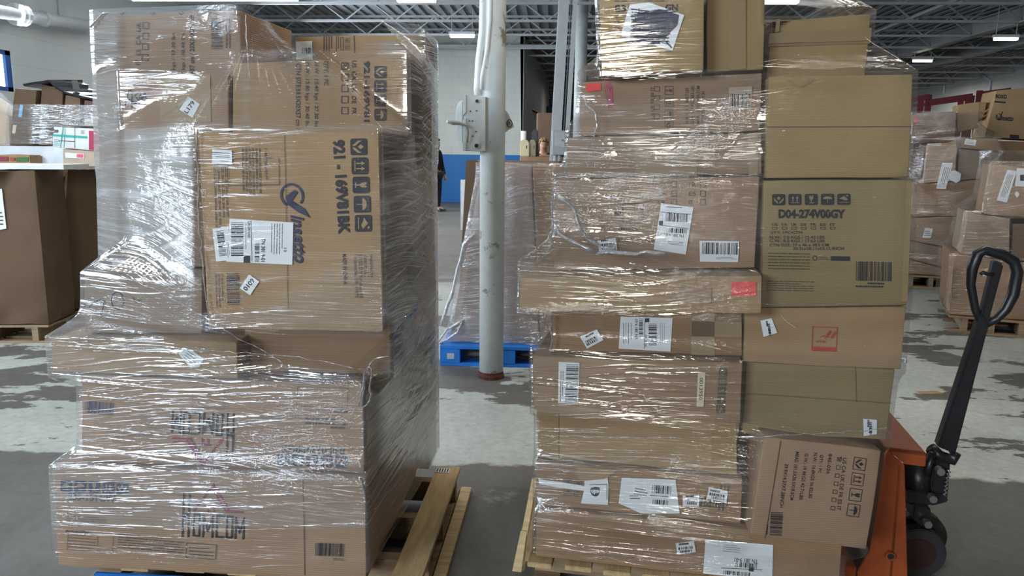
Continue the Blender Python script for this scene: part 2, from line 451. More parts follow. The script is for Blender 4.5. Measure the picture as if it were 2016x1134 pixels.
def carton_mesh(c, r=0.006, seed=0.0, dent=0.004, k=7):
    """c: 8 corners (front bottom l, r, back bottom r, l, then tops), rounded edges, dents only inwards"""
    c = [Vector(map(float, p)) for p in c]
    dx = ((c[1] - c[0]).length + (c[5] - c[4]).length) / 2; dy = (c[3] - c[0]).length; dz = ((c[4] - c[0]).length + (c[5] - c[1]).length) / 2
    r = min(r, dx / 5, dy / 5, dz / 5)
    gx, gy, gz = spaced(dx, r, k), spaced(dy, r, max(3, k - 3)), spaced(dz, r, k)
    idx = {}; vs = []; fs = []

    def tri(x, y, z):
        x /= dx; y /= dy; z /= dz
        lo = (c[0] * (1 - x) + c[1] * x) * (1 - y) + (c[3] * (1 - x) + c[2] * x) * y
        hi = (c[4] * (1 - x) + c[5] * x) * (1 - y) + (c[7] * (1 - x) + c[6] * x) * y
        return lo * (1 - z) + hi * z

    def vert(i, j, l):
        key = (i, j, l)
        if key in idx: return idx[key]
        p = Vector((gx[i], gy[j], gz[l]))
        q = Vector((min(max(p.x, r), dx - r), min(max(p.y, r), dy - r), min(max(p.z, r), dz - r)))
        d = p - q
        if d.length > 1e-9: d.normalize()
        amt = dent * (0.5 + 0.9 * noise.noise(Vector((p.x * 5 + seed, p.y * 5, p.z * 5 - seed))) )
        amt = max(0.0, amt)
        corner = sum(abs(t) > 0.05 for t in d)
        if corner >= 2: amt *= 1.5 if corner == 3 else 1.0
        p = q + d * (r - amt)
        idx[key] = len(vs); vs.append(tri(p.x, p.y, p.z)); return idx[key]
    nx, ny, nz = len(gx), len(gy), len(gz)
    for l in range(nz - 1):
        for i in range(nx - 1):
            fs.append((vert(i, 0, l), vert(i + 1, 0, l), vert(i + 1, 0, l + 1), vert(i, 0, l + 1)))
            fs.append((vert(i + 1, ny - 1, l), vert(i, ny - 1, l), vert(i, ny - 1, l + 1), vert(i + 1, ny - 1, l + 1)))
        for j in range(ny - 1):
            fs.append((vert(0, j + 1, l), vert(0, j, l), vert(0, j, l + 1), vert(0, j + 1, l + 1)))
            fs.append((vert(nx - 1, j, l), vert(nx - 1, j + 1, l), vert(nx - 1, j + 1, l + 1), vert(nx - 1, j, l + 1)))
    for i in range(nx - 1):
        for j in range(ny - 1):
            fs.append((vert(i, j + 1, 0), vert(i + 1, j + 1, 0), vert(i + 1, j, 0), vert(i, j, 0)))
            fs.append((vert(i, j, nz - 1), vert(i + 1, j, nz - 1), vert(i + 1, j + 1, nz - 1), vert(i, j + 1, nz - 1)))
    return vs, fs


class Carton:
    """front face given by four points of the photograph on an upright plane of the frame at depth b0"""

    def __init__(s, F, label, quad, b0, depth, m, below=None, gap=0.002, name='carton', group='', cat='carton', zbot=None, seed=None, dent=0.004, r=0.006, side=0.0, sag=0.0):
        s.F, s.b0 = F, b0
        q = np.array(quad, float)                                  # TL TR BR BL
        a, z = F.hit(q[:, 0], q[:, 1], b0)
        a = list(a); z = list(z)
        if below is not None:
            bl = below if isinstance(below, (list, tuple)) else [below]
            for i in (2, 3): z[i] = max(x.top_at(a[i]) for x in bl) + gap
        if zbot is not None: z[2] = z[3] = zbot
        s.a, s.z, s.depth = a, z, depth
        s.a0 = (a[2] + a[3]) / 2; s.z0 = min(z[2], z[3])
        s.b1 = b0 + depth
        X = [a[3], a[2], a[1], a[0]]; Z = [z[3], z[2], z[1], z[0]]
        fr = [(X[0], b0, Z[0]), (X[1], b0, Z[1])]; bk = [(X[1] + side, s.b1, Z[1] ), (X[0] + side, s.b1, Z[0])]
        ft = [(X[3], b0, Z[3]), (X[2], b0, Z[2])]; bt = [(X[2] + side, s.b1, Z[2] - sag), (X[3] + side, s.b1, Z[3] - sag)]
        s.corners = fr + bk + ft + bt
        loc = [(p[0] - s.a0, p[1] - b0, p[2] - s.z0) for p in s.corners]
        vs, fs = carton_mesh(loc, r=r, seed=seed if seed is not None else len(label) * 1.7 + a[0] * 9, dent=dent)
        s.o = MB().add(vs, fs).build(name, m, None, F.pt(s.a0, b0, s.z0), -F.az, smooth=True, recalc=False)
        s.m = m
        tag(s.o, label, cat, group or None)

    def top_at(s, a):
        (a0, z0), (a1, z1) = (s.a[0], s.z[0]), (s.a[1], s.z[1])
        t = min(max((a - a0) / (a1 - a0), 0), 1)
        return z0 + (z1 - z0) * t

    def loc2(s, P, lift=0.0012):
        """pixels -> points of the front face in the carton's own space"""
        P = np.asarray(P, float)
        a, z = s.F.hit(P[:, 0], P[:, 1], s.b0)
        return np.stack([a - s.a0, np.full(len(a), -lift), z - s.z0], -1)


_tc = {}


def text2d(body, bold=0.0, shear=0.0, sp=1.0):
    key = (body, bold, shear, sp)
    if key in _tc: return _tc[key]
    cu = bpy.data.curves.new('lettering', 'FONT'); cu.body = body; cu.resolution_u = 3; cu.offset = bold; cu.shear = shear; cu.space_character = sp
    ob = bpy.data.objects.new('lettering', cu); COL.objects.link(ob)
    dg = bpy.context.evaluated_depsgraph_get(); dg.update()
    me = bpy.data.meshes.new_from_object(ob.evaluated_get(dg))
    V = np.array([v.co[:2] for v in me.vertices], float); Fc = [tuple(p.vertices) for p in me.polygons]
    bpy.data.objects.remove(ob); bpy.data.curves.remove(cu); bpy.data.meshes.remove(me)
    lo, hi = V.min(0), V.max(0)
    V = (V - (lo + hi) / 2) / (hi - lo)
    _tc[key] = (V, Fc); return _tc[key]


class Ink:
    """flat marks laid out in the photograph's pixels, later put on a carton's face"""

    def __init__(s): s.P = []; s.f = []; s.m = []; s.lift = []

    def poly(s, V, faces, mi=0, lift=0.0):
        o = len(s.P); s.P.extend([tuple(p) for p in V]); s.f.extend([tuple(o + i for i in f) for f in faces]); s.m.extend([mi] * len(faces)); s.lift.extend([lift] * len(V)); return s

    def xf(s, V, cx, cy, w, h, ang):
        V = np.asarray(V, float); c, sn = math.cos(R(ang)), math.sin(R(ang))
        x = V[:, 0] * w; y = -V[:, 1] * h
        return np.stack([cx + x * c - y * sn, cy + x * sn + y * c], -1)

    def T(s, body, cx, cy, w, h, ang=0, mi=0, bold=0.0, shear=0.0, sp=1.0, lift=0.0):
        V, Fc = text2d(body, 0.010 + 1.3 * bold, shear, sp)
        return s.poly(s.xf(V, cx, cy, w, h, ang), Fc, mi, lift)

    def rect(s, cx, cy, w, h, ang=0, mi=0, lift=0.0):
        return s.poly(s.xf([(-.5, -.5), (.5, -.5), (.5, .5), (-.5, .5)], cx, cy, w, h, ang), [(0, 1, 2, 3)], mi, lift)

    def quad(s, pts, mi=0, lift=0.0): return s.poly(pts, [tuple(range(len(pts)))], mi, lift)

    def frame(s, cx, cy, w, h, t, ang=0, mi=0, lift=0.0):
        x, y = t / w, t / h
        for (a, b, c, d) in ((-.5, .5, .5 - y, .5), (-.5, .5, -.5, -.5 + y), (-.5, -.5 + x, -.5 + y, .5 - y), (.5 - x, .5, -.5 + y, .5 - y)):
            s.poly(s.xf([(a, c), (b, c), (b, d), (a, d)], cx, cy, w, h, ang), [(0, 1, 2, 3)], mi, lift)
        return s

    def bars(s, cx, cy, w, h, ang=0, mi=0, n=26, seed=1, lift=0.0):
        q = random.Random(seed); x = -.5
        while x < .5:
            b = q.choice((1, 1, 2, 3)) * .5 / n; g = q.choice((1, 1, 2)) * .5 / n
            e = min(x + b, .5)
            s.poly(s.xf([(x, -.5), (e, -.5), (e, .5), (x, .5)], cx, cy, w, h, ang), [(0, 1, 2, 3)], mi, lift); x += b + g
        return s

    def lines(s, cx, cy, w, h, n, ang=0, mi=0, t=0.32, seed=3, lift=0.0):
        """rows of print too small to read"""
        q = random.Random(seed)
        for i in range(n):
            y = .5 - (i + .5) / n; x = -.5; end = .5 - (q.random() * .35 if q.random() < .4 else 0)
            while x < end:
                e = min(x + q.uniform(.04, .16), end)
                s.poly(s.xf([(x, y - t / n / 2), (e, y - t / n / 2), (e, y + t / n / 2), (x, y + t / n / 2)], cx, cy, w, h, ang), [(0, 1, 2, 3)], mi, lift); x = e + .018
        return s

    def stroke(s, pts, t, mi=0, lift=0.0):
        for (x0, y0), (x1, y1) in zip(pts, pts[1:]):
            d = math.hypot(x1 - x0, y1 - y0) or 1; nx, ny = -(y1 - y0) / d * t / 2, (x1 - x0) / d * t / 2; ex, ey = (x1 - x0) / d * t * .3, (y1 - y0) / d * t * .3
            s.poly([(x0 + nx - ex, y0 + ny - ey), (x1 + nx + ex, y1 + ny + ey), (x1 - nx + ex, y1 - ny + ey), (x0 - nx - ex, y0 - ny - ey)], [(0, 1, 2, 3)], mi, lift)
        return s

    def ring(s, cx, cy, rx, ry, t, a0=0, a1=360, mi=0, lift=0.0, ang=0):
        k = 28; V = []
        for i in range(k + 1):
            an = R(a0 + (a1 - a0) * i / k)
            V.append((math.cos(an) * rx, math.sin(an) * ry)); V.append((math.cos(an) * (rx - t), math.sin(an) * (ry - t)))
        return s.poly(s.xf(V, cx, cy, 1, 1, ang), [(2 * i, 2 * i + 1, 2 * i + 3, 2 * i + 2) for i in range(k)], mi, lift)

    def icon(s, kind, cx, cy, S, ang=0, filled=True, mi=0, bg=1, S2=None):
        """handling mark: filled tile with a pale sign, or an outlined tile with a dark sign"""
        S2 = S2 or S
        fg = mi
        if filled:
            V = []
            for (x, y, a) in ((.36, .36, 0), (-.36, .36, 90), (-.36, -.36, 180), (.36, -.36, 270)):
                for j in range(5): V.append((x + .14 * math.cos(R(a + j * 22.5)), y + .14 * math.sin(R(a + j * 22.5))))
            s.poly(s.xf(V, cx, cy, S, S2, ang), [tuple(range(len(V)))], mi); fg = bg
        else: s.frame(cx, cy, S, S2, S * .05, ang, mi)
        l = 0.0005
        def P(V): s.poly(s.xf(V, cx, cy, S, S2, ang), [tuple(range(len(V)))], fg, l)
        if kind == 'arrows':
            for x in (-.16, .16): P([(x - .035, -.22), (x + .035, -.22), (x + .035, .12), (x - .035, .12)]); P([(x - .12, .10), (x + .12, .10), (x, .32)])
            P([(-.32, -.32), (.32, -.32), (.32, -.26), (-.32, -.26)])
        elif kind == 'glass':
            P([(-.15, .34), (-.15, .06), (-.05, -.06), (.05, -.06), (.15, .06), (.15, .34), (.05, .34), (.0, .2), (-.04, .34)]); P([(-.035, -.06), (-.035, -.28), (.035, -.28), (.035, -.06)]); P([(-.16, -.34), (.16, -.34), (.16, -.28), (-.16, -.28)])
        elif kind == 'umbrella':
            P([(.36 * math.cos(R(a)), .02 + .26 * math.sin(R(a))) for a in range(0, 181, 15)]); P([(-.025, -.32), (.025, -.32), (.025, .02), (-.025, .02)])
            for x in (-.3, -.16, .16, .3): P([(x - .02, .31), (x + .02, .31), (x, .40)])
        elif kind == 'hands':
            P([(0, .30), (.15, .12), (0, -.06), (-.15, .12)])
            for q in (-1, 1): P([(q * .36, .20), (q * .36, -.05), (q * .12, -.34), (q * .02, -.34), (q * .06, -.2), (q * .26, .02)])
        else:
            P([(-.36, .05), (.02, .30), (.14, .16), (.34, -.02), (.10, -.12), (-.12, .0)]); P([(-.36, -.30), (.36, -.30), (.36, -.24), (-.36, -.24)]); P([(.18, .26), (.32, .26), (.32, .38), (.18, .38)])
        return s

    def on(s, C, mats, name='printing', lift=0.0014):
        P = C.loc2(s.P, lift); P[:, 1] -= np.array(s.lift)
        mb = MB(); mb.v = [tuple(p) for p in P]; mb.f = s.f; mb.m = s.m
        o = mb.build(name, mats, C.o, recalc=False)
        return o


def sticker(C, quad, ink=None, mats=None, name='shipping_label', label=None, lift=0.0026, paper=None, curl=0.0):
    """a paper sticker on a carton; ink: Ink whose slot 0 is black"""
    P = C.loc2(quad, lift)
    mb = MB(); n = len(P)
    vs = [tuple(p) for p in P] + [(p[0], p[1] + 0.0008, p[2]) for p in P]
    mb.add(vs, [tuple(range(n - 1, -1, -1))] + [(i, (i + 1) % n, (i + 1) % n + n, i + n) for i in range(n)], 0)
    if ink is not None:
        I = C.loc2(ink.P, lift + 0.0007); I[:, 1] -= np.array(ink.lift)
        mb.add([tuple(p) for p in I], [], 0); base = len(mb.v) - len(I)
        mb.f.extend([tuple(base + i for i in f) for f in ink.f]); mb.m.extend([1 + k for k in ink.m])
    o = mb.build(name, [paper or WHITE] + (mats or [INK, INKB, WHITE]), C.o, recalc=False)
    if label: o['label'] = label
    return o


def tape(C, quad, m=None, lift=0.0010):
    P = C.loc2(quad, lift)
    return MB().add([tuple(p) for p in P], [tuple(range(len(P)))]).build('packing_tape', m or TAPE, C.o, recalc=False)


def seam(ink, pts, t=1.6, mi=0): return ink.stroke(pts, t, mi)


# ------------------------------------------------------------------ stretch wrap round a stack
def hull(P):
    P = sorted(set((round(float(x), 5), round(float(y), 5)) for x, y in P))
    def half(pts):
        h = []
        for p in pts:
            while len(h) >= 2 and (h[-1][0] - h[-2][0]) * (p[1] - h[-2][1]) - (h[-1][1] - h[-2][1]) * (p[0] - h[-2][0]) <= 0: h.pop()
            h.append(p)
        return h
    a, b = half(P), half(P[::-1])
    return np.array(a[:-1] + b[:-1])


def wrap(F, label, cartons, zlo, zhi, haze_level, m, center=None, off=0.009, dz=0.012, nphi=720, slope=(0.9, 2.2), group='stretch wrap round the loads', reach=0.5, arc=None, ztop=None):
    """film pulled tight round every level of a stack and spanned between the levels"""
    zs = np.arange(zlo, zhi + dz / 2, dz)
    cs = [np.array(c.corners) for c in cartons]
    allc = np.concatenate(cs)
    if center is None: center = ((allc[:, 0].min() + allc[:, 0].max()) / 2, (allc[:, 1].min() + allc[:, 1].max()) / 2)
    c0 = np.array(center)
    phi = np.linspace(0, 2 * math.pi, nphi, endpoint=False); D = np.stack([np.cos(phi), np.sin(phi)], -1)
    r = np.zeros((len(zs), nphi))
    for i, z in enumerate(zs):
        pts = [(0.12 * math.cos(t) + c0[0], 0.12 * math.sin(t) + c0[1]) for t in (0, 1.57, 3.14, 4.71)]
        for c in cs:
            zl, zh = c[:4, 2].min(), c[4:, 2].max()
            for k in range(4):
                lo, hi = c[k], c[k + 4]
                if zl - dz <= z <= zh + dz:
                    t = min(max((z - lo[2]) / max(hi[2] - lo[2], 1e-4), 0), 1); pts.append(tuple(lo[:2] + (hi[:2] - lo[:2]) * t))
        h = hull(pts); e = np.roll(h, -1, 0) - h
        nrm = np.stack([e[:, 1], -e[:, 0]], -1); nrm /= np.linalg.norm(nrm, axis=1)[:, None]
        dd = ((h - c0) * nrm).sum(1) + off
        r[i] = 1.0 / np.max((D @ nrm.T) / np.maximum(dd, 1e-3), axis=1)
    k = np.array([[slope[0] + (slope[1] - slope[0]) * (0.5 + 0.5 * noise.noise(Vector((math.cos(p) * 2.2, math.sin(p) * 2.2, z * 2.5)))) for p in phi[::6]] for z in zs])
    k = np.repeat(k, 6, axis=1)[:, :nphi]
    r2 = r.copy(); m_ = int(reach / dz)
    for s in range(1, m_ + 1):
        drop = k * s * dz * (1.0 + 0.9 * s * dz)
        up = np.full_like(r, -9); up[:-s] = r[s:]; dn = np.full_like(r, -9); dn[s:] = r[:-s]
        r2 = np.maximum(r2, np.maximum(up, dn) - drop)
    # a second light smoothing outwards only
    for _ in range(2):
        avg = r2.copy(); avg[1:-1] = (r2[:-2] + r2[2:]) / 2; r2 = np.maximum(r2, avg)
    A = c0[0] + r2 * D[None, :, 0]; B = c0[1] + r2 * D[None, :, 1]; Z = np.repeat(zs[:, None], nphi, 1)
    nz_ = len(zs)
    if ztop is not None:                                           # the film's upper edge is not level
        lim = ztop(A, B)
        keep = Z <= lim
    else: keep = np.ones_like(Z, bool)
    org = (c0[0], c0[1], zlo)
    V = np.stack([A - org[0], B - org[1], Z - org[2]], -1).reshape(-1, 3)
    P3 = F.p0 + A[..., None] * F.e + B[..., None] * F.d + Z[..., None] * np.array([0, 0, 1.0])
    px = project(P3.reshape(-1, 3)).reshape(nz_, nphi, 2)
    hz = haze_level(px[..., 0], px[..., 1], A, B, Z)
    i, j = np.meshgrid(np.arange(nz_ - 1), np.arange(nphi), indexing='ij')
    jn = (j + 1) % nphi
    q = np.stack([i * nphi + j, i * nphi + jn, (i + 1) * nphi + jn, (i + 1) * nphi + j], -1).reshape(-1, 4)
    kf = (keep[:-1] & keep[1:] & np.roll(keep, -1, 1)[:-1] & np.roll(keep, -1, 1)[1:]).reshape(-1)
    q = q[kf]
    me = bpy.data.meshes.new('stretch_wrap'); me.from_pydata(V.tolist(), [], q.tolist())
    me.materials.append(m); me.polygons.foreach_set('use_smooth', [True] * len(me.polygons))
    at = me.attributes.new('haze_level', 'FLOAT', 'POINT'); at.data.foreach_set('value', hz.reshape(-1).astype(np.float32))
    uvl = me.uv_layers.new(name='wrap')
    U = (phi * 0.62); jj = q % nphi; ii = q // nphi
    u = U[jj]; wrapped = (jj == 0) & (jj[:, [1]] == 0); u = np.where(wrapped, 2 * math.pi * 0.62, u)
    uvl.data.foreach_set('uv', np.stack([u, zs[ii]], -1).reshape(-1).astype(np.float32))
    me.update()
    o = bpy.data.objects.new('stretch_wrap', me); COL.objects.link(o)
    o.location = F.pt(*org); o.rotation_euler = (0, 0, -F.az)
    return tag(o, label, 'stretch wrap', group), org


def strand(F, wrapo, org, pts, rad, b, name='film_strand', m=None, flat=0.6, jit=0.004, seg=6):
    """gathered film drawn out to a cord; pts in pixels on the plane at depth b"""
    q = random.Random(len(pts) * 31 + int(pts[0][0]))
    dense = []
    for (p0, p1) in zip(pts, pts[1:]):
        k = max(2, int(math.hypot(p1[0] - p0[0], p1[1] - p0[1]) / 14))
        for i in range(k): dense.append((p0[0] + (p1[0] - p0[0]) * i / k, p0[1] + (p1[1] - p0[1]) * i / k))
    dense.append(pts[-1])
    d = np.array(dense, float)
    a, z = F.hit(d[:, 0], d[:, 1], b)
    P = [(x - org[0] + q.uniform(-jit, jit), b - org[1] + q.uniform(-jit, jit) * .5, zz - org[2] + q.uniform(-jit, jit)) for x, zz in zip(a, z)]
    rr = [rad * q.uniform(0.6, 1.3) for _ in P]
    mb = MB().tube(P, rr, seg, flat=flat)
    o = mb.build(name, m or STRAND, wrapo, smooth=True)
    me = o.data
    at = me.attributes.new('haze_level', 'FLOAT', 'POINT'); at.data.foreach_set('value', [2.2] * len(me.vertices))
    uvl = me.uv_layers.new(name='wrap')
    for l in me.loops:
        co = me.vertices[l.vertex_index].co; uvl.data[l.index].uv = (co.x * 3 + co.y, co.z * 3 + co.y * 5)
    return o


def zones(default, zs):
    """haze and gloss level painted over the film, raised for glare: list of (x0, y0, x1, y1, value, softness) in photograph pixels, later ones win"""
    def f(px, py, A, B, Z):
        v = np.full_like(px, default)
        for (x0, y0, x1, y1, val, so) in zs:
            w = np.clip((px - x0) / so, 0, 1) * np.clip((x1 - px) / so, 0, 1) * np.clip((py - y0) / so, 0, 1) * np.clip((y1 - py) / so, 0, 1)
            v = v * (1 - w) + val * w
        return v
    return f


# ================================================================== the hall
def at_x(px, py, X):
    r = rays(px, py); return CAM + r * ((X - CAM[0]) / r[..., 0])


def at_y(px, py, Y):
    r = rays(px, py); return CAM + r * ((Y - CAM[1]) / r[..., 1])


DECK, JB = 4.78, 4.30
XL, XR, YF = -7.5, 15.5, 22.8
XC = float(at_y(1029, 250, YF)[0])
fl = struct(MB().add([(XL - 0.3, -9, 0), (XR + 0.3, -9, 0), (XR + 0.3, 48, 0), (XL - 0.3, 48, 0), (XL - 0.3, -9, -.2), (XR + 0.3, -9, -.2), (XR + 0.3, 48, -.2), (XL - 0.3, 48, -.2)],
                     [(0, 1, 2, 3), (7, 6, 5, 4), (0, 4, 5, 1), (1, 5, 6, 2), (2, 6, 7, 3), (3, 7, 4, 0)]).build('floor', floor_mat()))
M_DECK = mat('roof_deck', (0.30, 0.31, 0.32), 0.6, var=0.1, scale=2)
M_JOIST = mat('joist_paint', (0.36, 0.37, 0.38), 0.55, var=0.1, scale=3)
M_GIRD = mat('girder_paint', (0.28, 0.285, 0.29), 0.55, var=0.1, scale=3)
mb = MB()
x = XL - 0.3
while x < XR + 0.3:                                     # ribbed metal deck
    mb.box(x, x + 0.10, -9, 48, DECK, DECK + 0.05); mb.box(x + 0.10, x + 0.25, -9, 48, DECK + 0.04, DECK + 0.09); x += 0.25
struct(mb.build('ceiling', M_DECK))
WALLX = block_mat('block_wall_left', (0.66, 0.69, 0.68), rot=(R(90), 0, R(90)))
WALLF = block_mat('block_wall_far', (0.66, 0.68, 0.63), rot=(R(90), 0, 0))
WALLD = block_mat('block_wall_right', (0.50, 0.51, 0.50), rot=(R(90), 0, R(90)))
BLUEP = mat('blue_wall_paint', (0.02, 0.16, 0.46), 0.45, var=0.06, scale=3)
# left wall with a window opening
w0 = at_x(-110, 112, XL); w1 = at_x(29, 172, XL)
wy0, wy1 = float(w0[1]), float(w1[1]); wz1, wz0 = float(at_x(18, 100, XL)[2]), float(at_x(18, 180, XL)[2])
mb = MB()
mb.box(XL - 0.25, XL, -9, wy0, 0, DECK); mb.box(XL - 0.25, XL, wy1, YF, 0, DECK)
mb.box(XL - 0.25, XL, wy0, wy1, 0, wz0); mb.box(XL - 0.25, XL, wy0, wy1, wz1, DECK)
struct(mb.build('wall_left', WALLX))
BLUEF = mat('blue_frame_paint', (0.03, 0.10, 0.32), 0.4, var=0.1)
win = struct(MB().box(XL - 0.075, XL - 0.06, wy0, wy1, wz0, wz1).build('window_1', mat('window_daylight', (0.8, 0.9, 1.0), 0.3, emit=(0.86, 0.94, 1.0, 2.2))))
mb = MB()
for (a, b, c, d) in ((wy0, wy1, wz1 - .06, wz1), (wy0, wy1, wz0, wz0 + .06), (wy1 - .10, wy1, wz0, wz1), (wy0, wy0 + .1, wz0, wz1), ((wy0 + wy1) / 2 - .03, (wy0 + wy1) / 2 + .03, wz0, wz1)):
    mb.box(XL - 0.06, XL - 0.02, a, b, c, d)
mb.build('window_frame', BLUEF, win)
# far wall, its blue wainscot, the wall of the passage beyond, the right wall, the end wall
struct(MB().box(XL, XC, YF, YF + 0.3, 0, DECK).build('wall_far', WALLF))
zb = float(at_y(890, 304, YF - 0.02)[2])
struct(MB().box(XL, XC + 0.012, YF - 0.012, YF, 0, zb).build('trim_1', BLUEP))
pe = at_y(1080, 250, 36)
mb = MB(); mb.hexa([(XC, YF, 0), (XC + 0.01, YF, 0), (pe[0], 36, 0), (pe[0] - 0.3, 36, 0), (XC - .1, YF, DECK), (XC + 0.01, YF, DECK), (pe[0], 36, DECK), (pe[0] - .3, 36, DECK)])
struct(mb.build('wall_passage', WALLX))
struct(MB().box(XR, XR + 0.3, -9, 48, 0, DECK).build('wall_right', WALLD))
struct(MB().box(XL - 0.3, XR + 0.3, 48, 48.3, 0, DECK).build('wall_back', mat('dark_end_wall', (0.10, 0.10, 0.105), 0.7)))


def joist(y, x0, x1, name='ceiling_joist'):
    mb = MB()
    for z in (JB, DECK - 0.05):
        mb.box(x0, x1, y - 0.035, y - 0.008, z, z + 0.05); mb.box(x0, x1, y + 0.008, y + 0.035, z, z + 0.05)
    k = max(2, int((x1 - x0) / 0.56)); w = (x1 - x0) / k
    for i in range(k):
        a = x0 + i * w; hi, lo = DECK - 0.04, JB + 0.03
        mb.bar((a, y, lo if i % 2 else hi), (a + w, y, hi if i % 2 else lo), 0.028, 0.028)
    return struct(mb.build(name, M_JOIST))


ys = [9.5 + 2.0 * i for i in range(19)]
for y in ys: joist(y, XL, XR)
for X in (1.9, 9.9, 11.8):                               # girders along the hall
    mb = MB(); mb.box(X - .11, X + .11, 9, 47, JB, JB + .025); mb.box(X - .11, X + .11, 9, 47, JB + .33, JB + .355); mb.box(X - .012, X + .012, 9, 47, JB + .02, JB + .34)
    struct(mb.build('ceiling_girder', M_GIRD))
# bridging angles and services under the roof
for (X, z) in ((3.2, 4.45), (5.4, 4.52), (7.4, 4.40), (13.4, 4.45)):
    struct(MB().bar((X, 9, z), (X + 0.8, 46, z), 0.05, 0.05).build('ceiling_bridging', M_GIRD))


def pipe(name, pts, rad, m, label, cat, flanges=()):
    pts = [np.array(p, float) for p in pts]
    o = MB().tube(pts, rad, 12).build(name, m, smooth=True)
    base = pts[0]
    for v in o.data.vertices: v.co -= Vector(base)
    o.location = base
    tag(o, label, cat)
    for (t, k) in flanges:
        p = pts[0] + (pts[-1] - pts[0]) * t; d = (pts[-1] - pts[0]) / np.linalg.norm(pts[-1] - pts[0])
        MB().tube([p - base - d * .03, p - base + d * .03], rad * k, 14).build('flange', m, o)
    return o


PIPEW = mat('white_pipe_paint', (0.60, 0.62, 0.62), 0.4, var=0.08)
p0, p1 = at_x(-60, 14, XL + .25), at_x(200, 54, XL + .25)
pp = pipe('sprinkler_main', [p0, p1], 0.085, PIPEW, 'thick white flanged sprinkler pipe along the left wall above the window', 'pipe', ((.30, 1.75), (.335, 1.75), (.50, 1.3)))
for t in (.18, .62):
    p = p0 + (p1 - p0) * t - p0
    MB().tube([(p[0], p[1], p[2] + .08), (p[0], p[1], DECK - p0[2])], 0.012, 6).build('hanger_rod', M_GIRD, pp)
zp = float(at_y(960, 91, YF - .35)[2])
pipe('wall_pipe', [(-5.5, YF - .3, zp), (XC + 2.3, YF - .3, zp), (XC + 2.3, YF - .3, zp - .35)], 0.07, PIPEW, 'long grey pipe running across the top of the far white wall', 'pipe')


def tube_light(px, py, length, label, rz=0.0, dist=None, w=0.10):
    p = at_z(px, py, JB - 0.12) if dist is None else at_dist(px, py, dist)
    t = thing('tube_light', label, 'light', p, rz, 'hall tube lights')
    MB().box(-length / 2, length / 2, -w, w, 0.03, 0.09).build('housing', GREYP, t)
    for k in (-1, 1): MB().tube([(-length / 2 + .03, k * w * .55, 0.0), (length / 2 - .03, k * w * .55, 0.0)], 0.03, 8).build('tube', mat('lit_tube', (1, 1, 1), 0.4, emit=(1.0, 0.97, 0.88, 9)), t)
    for k in (-1, 1): MB().tube([(k * length * .4, 0, .09), (k * length * .4, 0, max(.12, DECK - p[2]))], 0.008, 6).build('hanger_rod', GREYP, t)
    return t


tube_light(910, 71, 0.62, 'lit tube light hanging before the white far wall, left of the pillar')
tube_light(820, 1, 0.75, 'lit tube light at the top edge, above the left stack')
tube_light(1532, 4, 0.75, 'lit tube light over the taped carton on top of the right stack')
tube_light(1980, 77, .52, 'lit tube light at the far right under the roof', dist=17, w=.05)
tube_light(1816, 120, .55, 'lit tube light farther down the right side, above the red racking', dist=22, w=.05)
tube_light(420, -3, 2.6, 'long lit fixture at the top edge above the left stack', dist=12)
# conduits on the right wall
for (a, b, c, d, e, lab) in ((1860, 158, 1858, 184, None, 'thin conduit dropping short down the right wall'), (1926, 140, 1950, 160, (1944, 215), 'thin conduit bending down the right wall over the red racking')):
    pts = [at_x(a, b, XR - .05), at_x(c, d, XR - .05)] + ([at_x(*e, XR - .05)] if e else [])
    pipe('wall_conduit', pts, 0.035, PIPEW, lab, 'conduit')

# ------------------------------------------------------------------ round pillar with its switch
cp = at_z(967, 742, 0.0); cdist = float((cp - CAM) @ _az)
FC = Frame(cp, 0.0)
crad = 0.5 * (FC.hit(np.array([991.]), np.array([735.]), 0)[0] - FC.hit(np.array([944.]), np.array([735.]), 0)[0])[0]
pil = struct(MB().tube([(0, 0, 0), (0, 0, 2.90), (0, 0, 2.905), (0, 0, DECK)], [crad, crad, crad * 1.012, crad * 1.012], 32).build('column_1', COLPAINT, loc=(cp[0], cp[1] + 0.0, 0), smooth=True))
MB().tube([(0, 0, 0), (0, 0, 0.018), (0, 0, .03), (0, 0, .045)], [crad * 1.10, crad * 1.08, crad * 1.02, crad * 1.01], 24).build('base_ring', RUST, pil)


def px_prism(mb, F, org, pts, b, thick, mi=0):
    P = np.array(pts, float); a, z = F.hit(P[:, 0], P[:, 1], b)
    return mb.prism([(x - org[0], y - org[2]) for x, y in zip(a, z)], thick, 'y', b - org[1], mi)


def px_disc(mb, F, org, px, py, b, rad, thick, seg=20, mi=0):
    a, z = F.hit(np.array([float(px)]), np.array([float(py)]), b); a, z = a[0] - org[0], z[0] - org[2]
    return mb.tube([(a, b - org[1], z), (a, b - org[1] + thick, z)], rad, seg, mi)


